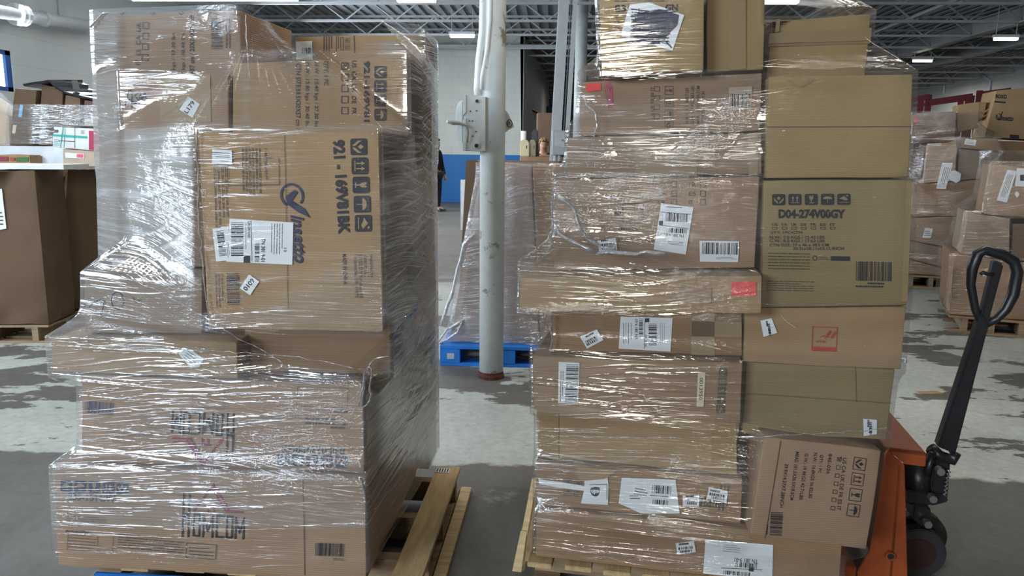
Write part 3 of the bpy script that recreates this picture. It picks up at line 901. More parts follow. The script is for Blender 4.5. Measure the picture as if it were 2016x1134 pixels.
sa, sz = FC.hit(np.array([932., 932.]), np.array([297., 187.]), -0.10)
so = (sa[0], -0.10, sz[0])
SWM = mat('switch_paint', (0.58, 0.59, 0.55), 0.42, var=0.12, scale=9, var2=0.1, scale2=3)
sw = thing('disconnect_switch', 'worn white electrical disconnect switch with side lever mounted on the round pillar', 'electrical switch', FC.pt(*so), -FC.az)
mb = MB(); px_prism(mb, FC, so, [(913, 297), (952, 299), (952, 190), (913, 187)], -0.10, 0.16)
px_prism(mb, FC, so, [(911, 228), (918, 222), (918, 186), (911, 186)], -0.108, 0.02); px_prism(mb, FC, so, [(911, 297), (918, 297), (918, 232), (911, 236)], -0.108, 0.02)
px_prism(mb, FC, so, [(947, 298), (956, 298), (956, 190), (947, 190)], -0.104, 0.04)
mb.build('enclosure', SWM, sw, bevel=0.003)
mb = MB(); px_prism(mb, FC, so, [(901, 276), (912, 283), (912, 197), (903, 199), (897, 215), (897, 262)], -0.07, 0.12); mb.build('cover', mat('switch_cover', (0.72, 0.73, 0.73), 0.35, var=0.06), sw, bevel=0.008)
for (x, y, r_) in ((939, 199, .014), (938, 287, .017)):
    mb = MB(); px_disc(mb, FC, so, x, y, -0.106, r_, 0.012, 16); k = mb.build('knockout', SWM, sw)
    mb = MB(); px_disc(mb, FC, so, x, y, -0.1075, r_ * .72, 0.004, 16); mb.build('hole', BLACKM, k)
for (x, y) in ((926, 219), (938, 218), (924, 238), (930, 238), (937, 259), (930, 268)):
    mb = MB(); px_disc(mb, FC, so, x, y, -0.104, .004, 0.006, 8); mb.build('screw', RUST, sw)
lv = [(919, 280), (921, 262), (920, 248), (905, 243), (893, 242), (882, 240)]
la, lz = FC.hit(np.array([p[0] for p in lv], float), np.array([p[1] for p in lv], float), -0.14)
MB().tube([(x - so[0], -0.03 - .012 * i, z - so[2]) for i, (x, z) in enumerate(zip(la, lz))], [.007, .008, .009, .012, .014, .010], 10).build('lever', mat('lever_grey', (0.33, 0.33, 0.31), 0.4, var=.1), sw, smooth=True)


def conduit_px(pts, b, rad, label, name='conduit'):
    P = np.array(pts, float); a, z = FC.hit(P[:, 0], P[:, 1], b)
    return pipe(name, [FC.pt(x, b, y) for x, y in zip(a, z)], rad, COLPAINT, label, 'conduit')


conduit_px([(940, 187), (940, 172), (943, 120), (950, 60), (952, -20), (953, -160)], -0.05, .022, 'pale conduit rising from the switch box along the pillar')
conduit_px([(948, 176), (949, 150), (959, 95), (964, 40), (965, -160)], -0.09, .011, 'thin bent conduit in front of the thicker one beside the pillar')
pa, pz = FC.hit(np.array([1012.]), np.array([258.]), 0.05); po = (pa[0], .05, pz[0])
pn = thing('paper_notice', 'white paper notice hanging askew on the right side of the round pillar', 'notice', FC.pt(*po), -FC.az)
mb = MB(); px_prism(mb, FC, po, [(996, 258), (1013, 250), (1000, 222), (996, 218)], .050, .002); px_prism(mb, FC, po, [(992, 262), (1000, 258), (996, 218), (992, 216)], .046, .004); mb.build('sheet', mat('notice_paper', (.6, .58, .5), .6), pn)
i_ = Ink().ring(1003, 243, 6, 8, 1.6).T('B', 1002, 243, 5, 8, 10)
a_, z_ = FC.hit(np.array([p[0] for p in i_.P]), np.array([p[1] for p in i_.P]), .045)
MB().add([(x - po[0], -.0055, z - po[2]) for x, z in zip(a_, z_)], i_.f).build('notice_print', INK, pn, recalc=False)

# second (steel) column with a fuse box, third post beyond
c2b = at_dist(1100, 300, 9.6); c2t = at_dist(1121, -60, 9.6)
F2 = Frame(c2b, 0.0)
mb = MB()
lx = float(c2t[0] - c2b[0]) * 1.0; top = DECK
zt = float(c2t[2]); sl = lx / (zt - float(c2b[2]))
def P2(a, b, z): return (a + sl * (z - float(c2b[2])), b, z)
for (a0, a1, b0, b1) in ((-.10, .02, 0, .014), (-.10, .02, .17, .184), (-.045, -.033, .014, .17), (.05, .058, .09, .16), (.066, .12, .0, .05)):
    mb.hexa([P2(a0, b0, 0), P2(a1, b0, 0), P2(a1, b1, 0), P2(a0, b1, 0), P2(a0, b0, top), P2(a1, b0, top), P2(a1, b1, top), P2(a0, b1, top)])
struct(mb.build('column_2', mat('column_grey', (0.50, 0.52, 0.53), 0.45, var=.08), loc=F2.pt(0, 0, 0), rz=-F2.az))
fa, fz = F2.hit(np.array([1101., 1101.]), np.array([305., 257.]), -0.12); fo = (fa[0], -.12, fz[0])
fb = thing('fuse_box', 'grey electrical box with lever on the second, steel column', 'electrical box', F2.pt(*fo), -F2.az)
mb = MB(); px_prism(mb, F2, fo, [(1087, 305), (1114, 305), (1115, 257), (1089, 256)], -.12, .118); mb.build('enclosure', GREYP, fb, bevel=.006)
mb = MB(); px_prism(mb, F2, fo, [(1092, 288), (1112, 291), (1113, 260), (1092, 260)], -.135, .016); mb.build('cover', mat('cover_grey', (.52, .54, .56), .35), fb, bevel=.006)
mb = MB(); px_prism(mb, F2, fo, [(1105, 277), (1113, 279), (1113, 275), (1106, 274)], -.16, .03); mb.build('lever', STEEL, fb)
for k, x in enumerate((1093, 1101)):
    q0, q1 = F2.hit(np.array([x, x * 1.0]), np.array([305., 330.]), -.08)
    MB().tube([(q0[0] - fo[0], .04, q1[0] - fo[2]), (q0[1] - fo[0], .04, q1[1] - fo[2] - .9)], .02, 10).build('conduit_stub', GREYP, fb, smooth=True)
p3 = at_dist(1139, 300, 17)
struct(MB().tube([(0, 0, 0), (0, 0, DECK)], 0.13, 20).build('column_3', mat('column_far', (.5, .52, .5), .5), loc=(p3[0], p3[1], 0), smooth=True))
pe2 = at_dist(1105, 250, 34)
tag(MB().box(-.9, .9, -.03, .03, 0, 3.5).build('strip_curtain', mat('curtain_black', (0.012, 0.012, 0.02), 0.4, var=.2), loc=(pe2[0], pe2[1], 0)), 'dark curtain closing the passage behind the pillars', 'curtain')
hr = at_dist(1046, 215, 26)
tag(MB().tube([(0, 0, 0), (.5, 3.0, -.15)], .035, 8).build('wall_bracket', BLACKM, loc=hr), 'dark rail fixed on the passage wall', 'rail')


# ================================================================== pallets
def pallet(label, F, a0, a1, b0, b1, z1=0.14, along='b', nb=6, bw=0.10, m=WOOD, m2=WOODD, group='wooden pallets', cat='pallet', side_board=None, lead=None):
    """deck boards, stringers and bottom boards; along: which way the deck boards run"""
    t = thing('pallet', label, cat, F.pt(a0, b0, 0), -F.az, group)
    wa, wb = a1 - a0, b1 - b0
    q = random.Random(int(a0 * 100 + wb * 77))
    L_, Wd = (wb, wa) if along == 'b' else (wa, wb)
    if along == 'b' and m is WOOD: m = WOODX
    def bx(mb, u0, u1, v0, v1, z0, zz):
        return mb.box(v0, v1, u0, u1, z0, zz) if along == 'b' else mb.box(u0, u1, v0, v1, z0, zz)
    xs = [i * (Wd - bw) / (nb - 1) for i in range(nb)]
    for i, v in enumerate(xs):
        bx(MB(), q.uniform(-.008, .008), L_ + q.uniform(-.01, .01), v, v + bw * q.uniform(.94, 1.04), z1 - .018, z1 - .001).build('deck_board', m, t, bevel=.002)
    for i in range(3):
        u = (.17, .52, .90)[i] * (L_ - .045)
        bx(MB(), u, u + .045, 0.0, Wd, .018, z1 - .018).build('stringer', m2, t)
    for i in range(3):
        v = i * (Wd - .09) / 2
        bx(MB(), 0, L_, v, v + .09, 0.0, .017).build('bottom_board', m2, t)
    return t


# ================================================================== left stack
FL = Frame(at_z(112, 1106, 0.14), 4.0)
FRR = Frame(at_z(1055, 1098, 0.14), 11.0)
VW = [INK, K_ROSE]
GL = 'cartons of the left stack'
aL, bL = [], []
l1 = Carton(FL, 'long brown carton with red roof logo, lowest of the left stack', [(103, 917), (720, 944), (722, 1150), (112, 1112)], 0.0, 0.80, K_ROSE, zbot=0.124, group=GL)
i = Ink()
for k, kd in enumerate(('care', 'umbrella', 'glass', 'arrows', 'hands')): i.icon(kd, 131 + k * 27.5, 957 + k * 0.9, 23, 2, mi=1, bg=2)
i.T('833-151CW', 181, 979, 95, 15, 3, mi=3, bold=.015)
i.lines(171, 1022, 78, 12, 3, 3, 3).T('MADE IN CHINA', 152, 1046, 44, 5, 3, mi=3)
i.frame(178, 1067, 90, 36, 1.0, 4, 3).lines(162, 1066, 54, 30, 5, 4, 3, t=.18)
i.stroke([(192, 1055), (193, 1086)], 1, 3)
i.lines(297, 1070, 130, 30, 6, 5, 3, t=.28, seed=8)
i.frame(396, 1085, 60, 30, 1.2, 4, 3).lines(396, 1086, 48, 20, 3, 4, 3, t=.25)
def homcom(i, cx, cy, s, ang, roof=4, ink=0):
    """word mark with the tall H and the roof over it, as printed on the carton"""
    def S(pts, t, mi): i.stroke([tuple(p) for p in i.xf(pts, cx, cy, s, s, ang)], t * s, mi)
    for x in (-.48, -.385): S([(x, .40), (x + .015, -.30)], .030, ink)
    i.poly(i.xf([(-.485, .08), (-.37, .08), (-.37, -.0), (-.485, 0.0)], cx, cy, s, s, ang), [(0, 1, 2, 3)], ink)
    S([(-.29, .06), (-.29, -.28), (-.20, -.28), (-.20, .06), (-.29, .06)], .030, ink)
    S([(-.135, -.29), (-.135, .05), (-.06, -.20), (.015, .05), (.015, -.29)], .030, ink)
    S([(.20, .06), (.08, .06), (.08, -.28), (.20, -.28)], .030, ink)
    S([(.245, .06), (.245, -.28), (.33, -.28), (.33, .06), (.245, .06)], .030, ink)
    S([(.385, -.29), (.385, .05), (.45, -.20), (.515, .05), (.515, -.29)], .030, ink)
    S([(-.30, .12), (-.0, .56), (.26, .17)], .04, roof); S([(.0, .47), (.22, .14), (.50, .14)], .032, roof); S([(.26, .20), (.48, .20)], .028, roof)
    S([(-.12, .22), (.07, .22)], .03, roof); S([(-.07, .22), (-.07, .12)], .03, roof); S([(.02, .22), (.02, .12)], .03, roof)
homcom(i, 418, 1022, 122, 3)
i.bars(650, 1082, 58, 25, 2, 0, n=30).lines(668, 1101, 24, 5, 2, 3, 0)
seam(i, [(597, 945), (600, 1132)], 1.4, 3)
i.on(l1, [INK, INKB, K_ROSE, INKG, INKM])
l2 = Carton(FL, 'brown carton printed upside down, second from the bottom of the left stack', [(157, 737), (714, 757), (718, 936), (160, 906)], 0.035, 0.55, K_ROSE, below=l1, group=GL)
i = Ink()
homcom(i, 402, 848, 122, 183)
i.T('838-022V80GY', 617, 886, 124, 15, 182, mi=3, bold=.02)
for k, kd in enumerate(('hands', 'arrows', 'glass', 'umbrella', 'care')): i.icon(kd, 672 - k * 28.5, 909 - k * 1.2, 24, 182, mi=1, bg=2)
i.bars(197, 803, 58, 24, 4, 1, n=30)
i.frame(635, 782, 100, 40, 1.0, 2, 3)
for k, (w_, y_) in enumerate(((30, 810), (84, 825), (84, 834), (34, 842))): i.lines(685 - w_ / 2, y_, w_, 5, 1, 2, 3, t=.7, seed=k)
i.frame(410, 782, 62, 42, .8, 2, 3)
i.on(l2, [INK, INKB, K_ROSE, INKG, INKM])
l3 = Carton(FL, 'long flat brown carton sticking out to the left in the left stack', [(96, 666), (466, 672), (468, 726), (100, 717)], 0.035, 0.45, K_TAN, below=l2, group=GL)
sticker(l3, [(360, 684), (377, 688), (402, 706), (393, 722), (376, 724), (352, 696)], Ink().lines(377, 704, 26, 20, 4, 35, 0, t=.2), name='torn_label', label='torn crumpled white label')
tape(l3, [(248, 668), (318, 670), (318, 690), (248, 688)], TAPEC)
l4 = Carton(FL, 'grey-brown carton with handwritten marks at the left side of the left stack', [(164, 538), (398, 545), (398, 650), (165, 646)], 0.10, 0.50, K_GREY, below=l3, group=GL)
i = Ink().stroke([(176, 604), (186, 594), (199, 590), (205, 592), (204, 603), (199, 624)], 2.2).ring(232, 592, 13, 18, 2.2, -60, 285, ang=-8).stroke([(262, 585), (268, 595), (278, 590)], 2, 1)
i.on(l4, [INK, INKG], 'handwriting')
l5 = Carton(FL, 'brown carton under the large printed chair carton of the left stack', [(480, 618), (768, 622), (770, 724), (480, 718)], 0.13, 0.50, K_BROWN, below=l2, group=GL)
i = Ink().ring(511, 634, 7, 6, 2, 40, 280).stroke([(518, 636), (545, 634), (560, 636)], 2).lines(600, 630, 80, 7, 1, 0, 0, t=.6)
i.on(l5, [INKG])
l6 = Carton(FL, 'large square brown carton with model number and four shipping stickers, front of the left stack', [(387, 259), (746, 257), (755, 613), (407, 622)], -0.10, 0.345, K_TAN, below=l5, group=GL)
i = Ink()
for k, kd in enumerate(('hands', 'arrows', 'glass', 'umbrella', 'care')): i.icon(kd, 706.5 + k * 2.2, 289 + k * 37.6, 33, 89, mi=0, bg=1)
i.T('921 - 169V81BK', 672, 368, 186, 24, 86.5, mi=0, bold=.03)
i.T('Imported by', 731, 524, 46, 8, 88, mi=0).T('Aosom LLC', 721, 524, 44, 8, 88).T('27150 SW Kinsman Rd', 711, 543, 86, 8, 88).T('Wilsonville, OR 97070', 701, 543, 86, 8, 88).T('MADE IN CHINA', 679, 530, 60, 8, 88, bold=.01)
i.ring(575, 385, 25, 23, 4.5, 20, 300, mi=2, ang=60)
i.poly([(562, 387), (581, 373), (586, 379), (575, 395), (600, 411), (611, 429), (588, 418), (567, 403)], [(0, 1, 2, 3, 4, 5, 6, 7)], 2)
i.T('insetto', 588, 470, 96, 26, 86, mi=2, shear=.35, bold=.015)
i.frame(499, 338, 54, 102, 1.2, 89, 3).T('! IMPORTANT', 523, 323, 62, 4.5, 89, mi=3)
i.lines(495, 338, 92, 40, 6, 89, 3, t=.28, seed=11)
i.lines(435, 385, 170, 30, 4, 88, 3, t=.22, seed=14)
i.bars(459, 569, 62, 24, 88, 0, n=28).lines(432, 572, 66, 18, 3, 88, 3, t=.25)
seam(i, [(560, 258), (568, 618)], 1, 3)
i.on(l6, [INK, K_TAN, INKB, INKG])
s = Ink().bars(468, 471, 66, 24, 90, 0, n=34).lines(485, 471, 62, 3, 1, 90, 0).T('UPS GROUND', 491, 452, 32, 5, 90, bold=.01)
s.stroke([(495, 434), (497, 514)], 1).rect(487, 510, 13, 14, 0, 0)
s.T('TN 381 9-01', 519, 492, 46, 8, 91, bold=.01).bars(507, 497, 38, 9, 91, 0, n=20).lines(546, 470, 60, 26, 5, 91, 0, t=.2).T('15', 562, 492, 8, 5, 91)
sticker(l6, [(453, 430), (578, 438), (576, 521), (446, 515)], s)
sticker(l6, [(419, 451), (450, 446), (452, 512), (426, 515)], Ink().bars(437, 480, 52, 14, 83, 0, n=24).lines(450, 492, 30, 6, 2, 83), name='small_label', label='smaller label half under the shipping label', lift=.002)
sticker(l6, [(419, 294), (457, 296), (458, 324), (418, 321)], Ink().lines(436, 305, 34, 12, 3, 183, 0, t=.35).lines(444, 317, 20, 4, 1, 3), name='small_label', label='small label near the upper left corner')
sticker(l6, [(491, 540), (511, 554), (493, 581), (473, 567)], Ink().T('0109', 491, 560, 27, 10, -50, bold=.015), name='number_label', label='number label 0109')
l9 = Carton(FL, 'brown carton hidden behind the large front carton of the left stack', [(457, 447), (812, 445), (816, 602), (478, 602)], 0.27, 0.36, K_GREY, below=l5, group=GL)
l8 = Carton(FL, 'brown carton with sideways weight print, upper right of left stack', [(456, 123), (803, 109), (807, 446), (457, 448)], 0.27, 0.36, K_TAN, below=l9, group=GL)
i = Ink()
for x, b_, y0, y1 in ((587, 'CTN SIZE:58.5X30X57 cm /', 125, 255), (604, 'G.W.: 13.80 kgs / 30.40 lbs', 122, 250), (622, 'N.W.: 12.40 kgs / 27.30 lbs', 122, 250), (641, 'QTY: 1 PC', 120, 168)):
    i.T(b_, x, (y0 + y1) / 2, y1 - y0, 9, 90)
for k in range(5): i.frame(679, 130 + k * 22, 14, 14, 1.3, 90)
i.T('US  CA  UK  DE  FR', 697, 172, 106, 9, 90).T('921-169V81', 722, 180, 120, 12, 90, bold=.02)
for k, kd in enumerate(('hands', 'arrows', 'glass', 'umbrella')): i.icon(kd, 749, 142 + k * 28, 24, 90, mi=0, bg=1)
i.stroke([(676, 126), (680, 131), (684, 123)], 1.5)
i.on(l8, [INK, K_TAN])
MB().add([(p[0], p[1], p[2]) for p in l8.loc2([(803, 150), (785, 165), (779, 190), (788, 205), (801, 200)], .006)], [(0, 1, 2, 3, 4)]).build('torn_flap', K_BROWN, l8.o)
l7 = Carton(FL, 'brown carton with black handwriting at the upper left of the left stack', [(236, 145), (450, 145), (452, 520), (256, 524)], 0.26, 0.15, K_ROSE, below=l4, group=GL)
i = Ink()
i.stroke([(247, 210), (249, 196), (254, 180), (258, 178), (260, 190), (260, 212)], 2.6).stroke([(248, 199), (262, 194)], 2.4)
i.stroke([(272, 184), (266, 188), (270, 194), (274, 198), (266, 204), (262, 200)], 2.6).stroke([(274, 204), (277, 186), (280, 196), (284, 185), (286, 180), (290, 198)], 2.6)
i.on(l7, [INK], 'handwriting')
tape(l7, [(315, 150), (414, 147), (416, 240), (315, 240)], TAPE)
sticker(l7, [(371, 190), (394, 205), (380, 232), (354, 216)], Ink().T('L179', 374, 211, 27, 9, -55, bold=.015), name='number_label', label='number label L179')
l11 = Carton(FL, 'brown carton behind the handwritten one, left edge of the left stack', [(195, 330), (420, 330), (420, 520), (200, 522)], 0.42, 0.20, K_GREY, below=l4, group=GL, dent=.006)
l10 = Carton(FL, 'brown carton with tick boxes and barcode on top of the left stack', [(184, 27), (473, 19), (480, 325), (192, 328)], 0.42, 0.43, K_ROSE, below=l11, group=GL, side=0.02)
i = Ink()
for k in range(4): i.frame(287 - k * .5, 50 + k * 21, 13, 13, 1.3, 90)
i.T('IT  ES  CA  UK', 272, 86, 84, 9, 270).T('N.W.: 12.40 kgs / 27.30 lbs', 342, 135, 140, 8, 270).T('G.W.: 13.80 kgs / 30.40 lbs', 361, 135, 140, 8, 270).T('CTN SIZE: 58.5X30X57 cm / 23X12X22 inch', 378, 135, 212, 9, 270, bold=.012)
i.bars(427, 66, 60, 22, 90, 0, n=28).lines(449, 66, 58, 12, 2, 270, 1, t=.35)
for x in (240, 300, 357, 411, 468): i.stroke([(x - 4, 26), (x + 1, 29), (x + 4, 25)], 2, 1)
i.on(l10, [INK, INKG])
ra, _ = FL.hit(np.array([858., 600.]), np.array([500., 500.]), 1.02)
x1_ = float(ra[0]); zt_ = float(FL.hit(np.array([836.]), np.array([318.]), .74)[1][0])
def block(F, label, a0, a1, b0, b1, z0, z1, m, group, name='carton', cat='carton', dent=.005):
    c = Carton.__new__(Carton); c.F, c.b0, c.b1 = F, b0, b1; c.a = [a0, a1, a1, a0]; c.z = [z1, z1, z0, z0]; c.a0 = (a0 + a1) / 2; c.z0 = z0; c.depth = b1 - b0
    c.corners = [(a0, b0, z0), (a1, b0, z0), (a1, b1, z0), (a0, b1, z0), (a0, b0, z1), (a1, b0, z1), (a1, b1, z1), (a0, b1, z1)]
    vs, fs = carton_mesh([(p[0] - c.a0, p[1] - b0, p[2] - z0) for p in c.corners], seed=a0 * 7 + z1, dent=dent)
    c.o = MB().add(vs, fs).build(name, m, None, F.pt(c.a0, b0, z0), -F.az, smooth=True, recalc=False); c.m = m
    tag(c.o, label, cat, group); return c
lr1 = block(FL, 'low brown carton at the back right of the left stack, dim through film', x1_ - .62, x1_, 0.82, 1.02, 0.142, 0.72, K_BROWN, GL)
lr2 = block(FL, 'tall brown carton above the low one at the back of the left stack', x1_ - .62, x1_, 0.66, 1.02, 0.725, zt_, K_GREY, GL)
sa_ = FL.hit_side(np.array([754., 767., 767., 753.]), np.array([398., 400., 423., 422.]), l8.a[1] + .002)
MB().add([(l8.a[1] + .002 - l8.a0, b - l8.b0, z - l8.z0) for b, z in zip(*sa_)], [(0, 1, 2, 3)]).build('small_label', WHITE, l8.o, recalc=False)
l12 = Carton(FL, 'brown carton with a white label at the back on top of the left stack', [(578, 71), (834, 66), (836, 318), (578, 318)], 0.74, 0.26, K_TAN, below=lr2, group=GL)
i = Ink().lines(645, 86, 30, 20, 4, 90, 0, t=.4).lines(664, 86, 30, 8, 2, 90).icon('hands', 684, 80, 10, 90, False).icon('arrows', 684, 93, 10, 90, False).frame(673, 86, 6, 26, 1).stroke([(697, 70), (698, 104)], 1.5)
i.on(l12, [INKG])
sticker(l12, [(583, 82), (615, 81), (616, 118), (584, 118)], Ink().bars(604, 100, 18, 12, 0, 0, n=8), name='small_label')

# pallet and film of the left stack
pr, _ = FL.hit(np.array([905.]), np.array([910.]), 0)
e0 = at_z(905, 910, .14) - FL.p0; ea, eb = float(e0 @ FL.e), float(e0 @ FL.d)
e1 = at_z(861, 908, .14) - FL.p0; ia = float(e1 @ FL.e)
plL = pallet('light wooden pallet under the left stack, one board bare on the right', FL, l1.a[3] + .02, ea, .03, eb, z1=.122, along='b', nb=7, bw=ea - ia)
i = plL
MB().box(ea - (l1.a[3] + .02) - .095, ea - (l1.a[3] + .02) - .035, eb - .03 - .075, eb - .03 - .03, .1225, .1235).build('barcode_label', WHITE, i)
for k in range(5): MB().box(ea - (l1.a[3] + .02) - .09 + k * .011, ea - (l1.a[3] + .02) - .085 + k * .011, eb - .03 - .07, eb - .03 - .035, .1235, .124).build('label_bar', INK, i)
MB().box(.1, .40, -.030, -.014, .03, .105).build('painted_board', BLUEW, i, bevel=.003)
MB().box(ea - (l1.a[3] + .02) + .005, ea - (l1.a[3] + .02) + .05, .02, eb - .01, 0, .02).build('bottom_board', WOOD, i, bevel=.002)

zonesL = zones(0.75, [(740, 60, 900, 930, 2.2, 25), (100, 740, 720, 900, .46, 20), (90, 880, 725, 1036, .68, 10), (90, 1034, 725, 1200, .10, 8), (90, 655, 480, 735, .55, 15),  # highest levels paint bright window sheen and lift the dark right side
                      (170, 20, 500, 260, .42, 30), (170, 20, 238, 560, 1.5, 12), (235, 240, 392, 560, 2.2, 30), (480, 100, 810, 258, .30, 20), (315, 140, 480, 245, .25, 10), (235, 140, 318, 250, .28, 8), (470, 15, 720, 105, .06, 10), (160, 530, 400, 650, .5, 15),
                      (440, 620, 780, 730, .30, 20), (376, 256, 756, 622, .07, 8)])
def lowerright(f):
    def g(px, py, A, B, Z):
        v = f(px, py, A, B, Z)
        w = np.clip(((py - 622) + 0.62 * (px - 480)) / 30, 0, 1) * np.clip((757 - px) / 8, 0, 1) * np.clip((622 - py) / 8, 0, 1) * (px > 380)
        return v * (1 - w) + .45 * w
    return g
cartL = [l1, l2, l3, l4, l5, l6, l7, l8, l9, l10, l11, l12, lr1, lr2]
aa, zz = FL.hit(np.array([480., 560., 835.]), np.array([22., 92., 70.]), .3)
def ztL(A, B):
    t = np.clip((A - aa[0]) / (aa[1] - aa[0]), 0, 1); front = np.clip((0.62 - B) / .2, 0, 1)
    return l10.z[0] + .02 - t * front * (l10.z[0] - zz[1]) + (1 - front) * 0
wl, orgL = wrap(FL, 'clear stretch wrap pulled round the left stack of cartons', cartL, 0.16, l10.z[0] + .03, lowerright(zonesL), FILM, ztop=ztL, slope=(.7, 2.0))
for pts, rad, b in (([(158, 868), (230, 858), (420, 836), (560, 820), (690, 808), (706, 800)], .0022, -.015), ([(100, 672), (300, 685), (480, 694), (560, 700), (640, 712), (722, 728)], .0016, -.012),
                    ([(706, 800), (712, 775), (716, 745), (718, 725), (730, 722), (734, 740), (726, 760), (733, 775), (722, 800), (706, 806)], .005, -.004), ([(713, 800), (717, 760), (720, 730), (740, 706), (764, 700)], .004, .03),
                    ([(178, 55), (200, 30), (215, 24)], .006, .40), ([(234, 530), (300, 568), (404, 624)], .0025, -.02), ([(404, 624), (470, 665), (540, 702), (575, 726)], .0018, -.01), ([(484, 28), (486, 100), (490, 165)], .002, .25), ([(386, 255), (392, 430), (408, 625)], .0025, -.112),
                    ([(720, 945), (708, 940), (716, 955), (722, 990)], .004, -.012)):
    strand(FL, wl, orgL, pts, rad, b)

# ================================================================== right stack
GR = 'cartons of the right stack'
r17 = Carton(FRR, 'long brown carton lowest in the right stack, large white label at its right', [(1055, 1000), (1660, 1062), (1655, 1158), (1053, 1098)], 0.0, 0.95, K_BROWN, zbot=.142, group=GR)
s = Ink().T('TN 381 9-01', 1469, 1103, 46, 9, 185).bars(1468, 1112, 44, 9, 185, 0, n=20).stroke([(1420, 1117), (1500, 1121)], 1.2).rect(1479, 1120, 10, 8, 5).bars(1450, 1128, 52, 8, 5, 0, n=26).lines(1440, 1079, 34, 16, 4, 5, 0, t=.2)
sticker(r17, [(1389, 1061), (1522, 1072), (1520, 1142), (1384, 1128)], s, label='large shipping label')
SM = lambda cx, cy, ang, w=36: Ink().lines(cx - 4, cy - 7, w * .6, 5, 1, ang, 0, t=.7, seed=int(cx)).bars(cx, cy + 1, w * .9, 5, ang, 0, n=14, seed=int(cx)).bars(cx + 1, cy + 7, w * .8, 5, ang, 0, n=16, seed=int(cy))
sticker(r17, [(1330, 1069), (1366, 1064), (1370, 1086), (1334, 1091)], SM(1350, 1077, -6, 32), name='small_label')
r16 = Carton(FRR, 'brown carton with a torn white bag, second from the bottom of the right stack', [(1054, 907), (1463, 942), (1459, 1046), (1054, 1001)], 0.02, 0.90, K_BROWN, below=r17, group=GR)
i = Ink()
for (x, y) in ((1118, 950), (1138, 952), (1118, 968), (1138, 970)): i.icon('care', x, y, 15, 4, False)
i.bars(1398, 988, 58, 20, 5, 2, n=20).lines(1425, 980, 50, 22, 3, 95, 2, t=.4)
i.on(r16, [INKG, K_BROWN, INKG])
P_ = [(1060, 941), (1068, 944), (1102, 948), (1151, 957), (1151, 946), (1170, 944), (1196, 935), (1198, 955), (1197, 993), (1144, 990), (1150, 965), (1096, 959), (1062, 952)]
s = Ink()
shield = [(1163, 960), (1172, 957), (1181, 959), (1180, 971), (1177, 975), (1172, 977), (1166, 974), (1163, 969)]
s.poly(shield, [tuple(range(8))], 1).T('ups', 1172, 967, 15, 9, 2, mi=2, bold=.03, lift=.0004).stroke([(1161, 953), (1195, 952), (1195, 982)], 1.2)
sticker(r16, P_[3:11], s, name='torn_bag', label='torn white bag with a shield emblem', lift=.004)
sticker(r16, [(1060, 941), (1068, 944), (1102, 948), (1153, 957), (1152, 966), (1096, 959), (1062, 952)], None, name='torn_bag_strip')
MB().add([tuple(p) for p in r16.loc2([(1133, 915), (1217, 922), (1190, 940), (1141, 944)], .012)], [(0, 1, 2, 3)]).build('torn_flap', K_TAN, r16.o)
s = Ink().bars(1303, 963, 38, 16, 4, 0, n=18).lines(1302, 976, 44, 5, 1, 4).bars(1300, 988, 30, 9, 4, 0, n=14).lines(1262, 968, 26, 16, 3, 10).lines(1250, 978, 20, 10, 2, 0)
sticker(r16, [(1224, 940), (1330, 944), (1338, 1010), (1262, 1010), (1218, 990)], s, label='crumpled shipping label in a clear pouch')
sticker(r16, [(1344, 975), (1377, 974), (1376, 997), (1344, 996)], SM(1362, 983, 2, 26), name='small_label')
sticker(r16, [(1396, 958), (1433, 967), (1430, 989), (1391, 981)], SM(1412, 973, 10, 34), name='small_label')
r15 = Carton(FRR, 'plain taped brown carton above the one with the torn white bag, right stack', [(1056, 800), (1454, 827), (1452, 938), (1057, 908)], 0.04, 0.90, K_TAN, below=r16, group=GR, dent=.007)
tape(r15, [(1400, 836), (1450, 838), (1450, 934), (1400, 930)], TAPE); tape(r15, [(1062, 806), (1100, 808), (1100, 906), (1062, 900)], TAPE)
r14 = Carton(FRR, 'brown carton with a tall barcode label at its left end, right stack', [(1047, 700), (1463, 714), (1460, 829), (1050, 797)], -0.01, 0.95, K_BROWN, below=r15, group=GR)
i = Ink()
for k, kd in enumerate(('hands', 'arrows', 'glass', 'umbrella', 'care')): i.icon(kd, 1423 - k * 1.2, 733 + k * 18, 16, 90, mi=0, bg=1)
for (x, y) in ((1245, 722), (1259, 723), (1273, 724), (1287, 725)): i.lines(x, y, 8, 8, 2, 90, 2)
i.on(r14, [INKG, K_BROWN, INKG])
sticker(r14, [(1100, 712), (1141, 714), (1138, 795), (1099, 793)], Ink().bars(1126, 755, 76, 24, 92, 0, n=40).lines(1106, 760, 60, 8, 2, 92, 0, t=.3), name='barcode_label')
sticker(r14, [(1374, 732), (1389, 733), (1385, 800), (1371, 800)], Ink().T('0013950', 1380, 765, 44, 7, 92), paper=CREAM, name='number_label')
r13 = Carton(FRR, 'taped brown carton with a shipping label and one small tilted label, right stack middle', [(1085, 601), (1463, 604), (1462, 712), (1085, 699)], 0.05, 0.85, K_BROWN, below=r14, group=GR)
tape(r13, [(1085, 603), (1462, 606), (1462, 614), (1085, 611)], TAPE); tape(r13, [(1360, 632), (1460, 634), (1460, 664), (1360, 662)], TAPEC); tape(r13, [(1361, 612), (1407, 613), (1407, 700), (1361, 698)], TAPEC)
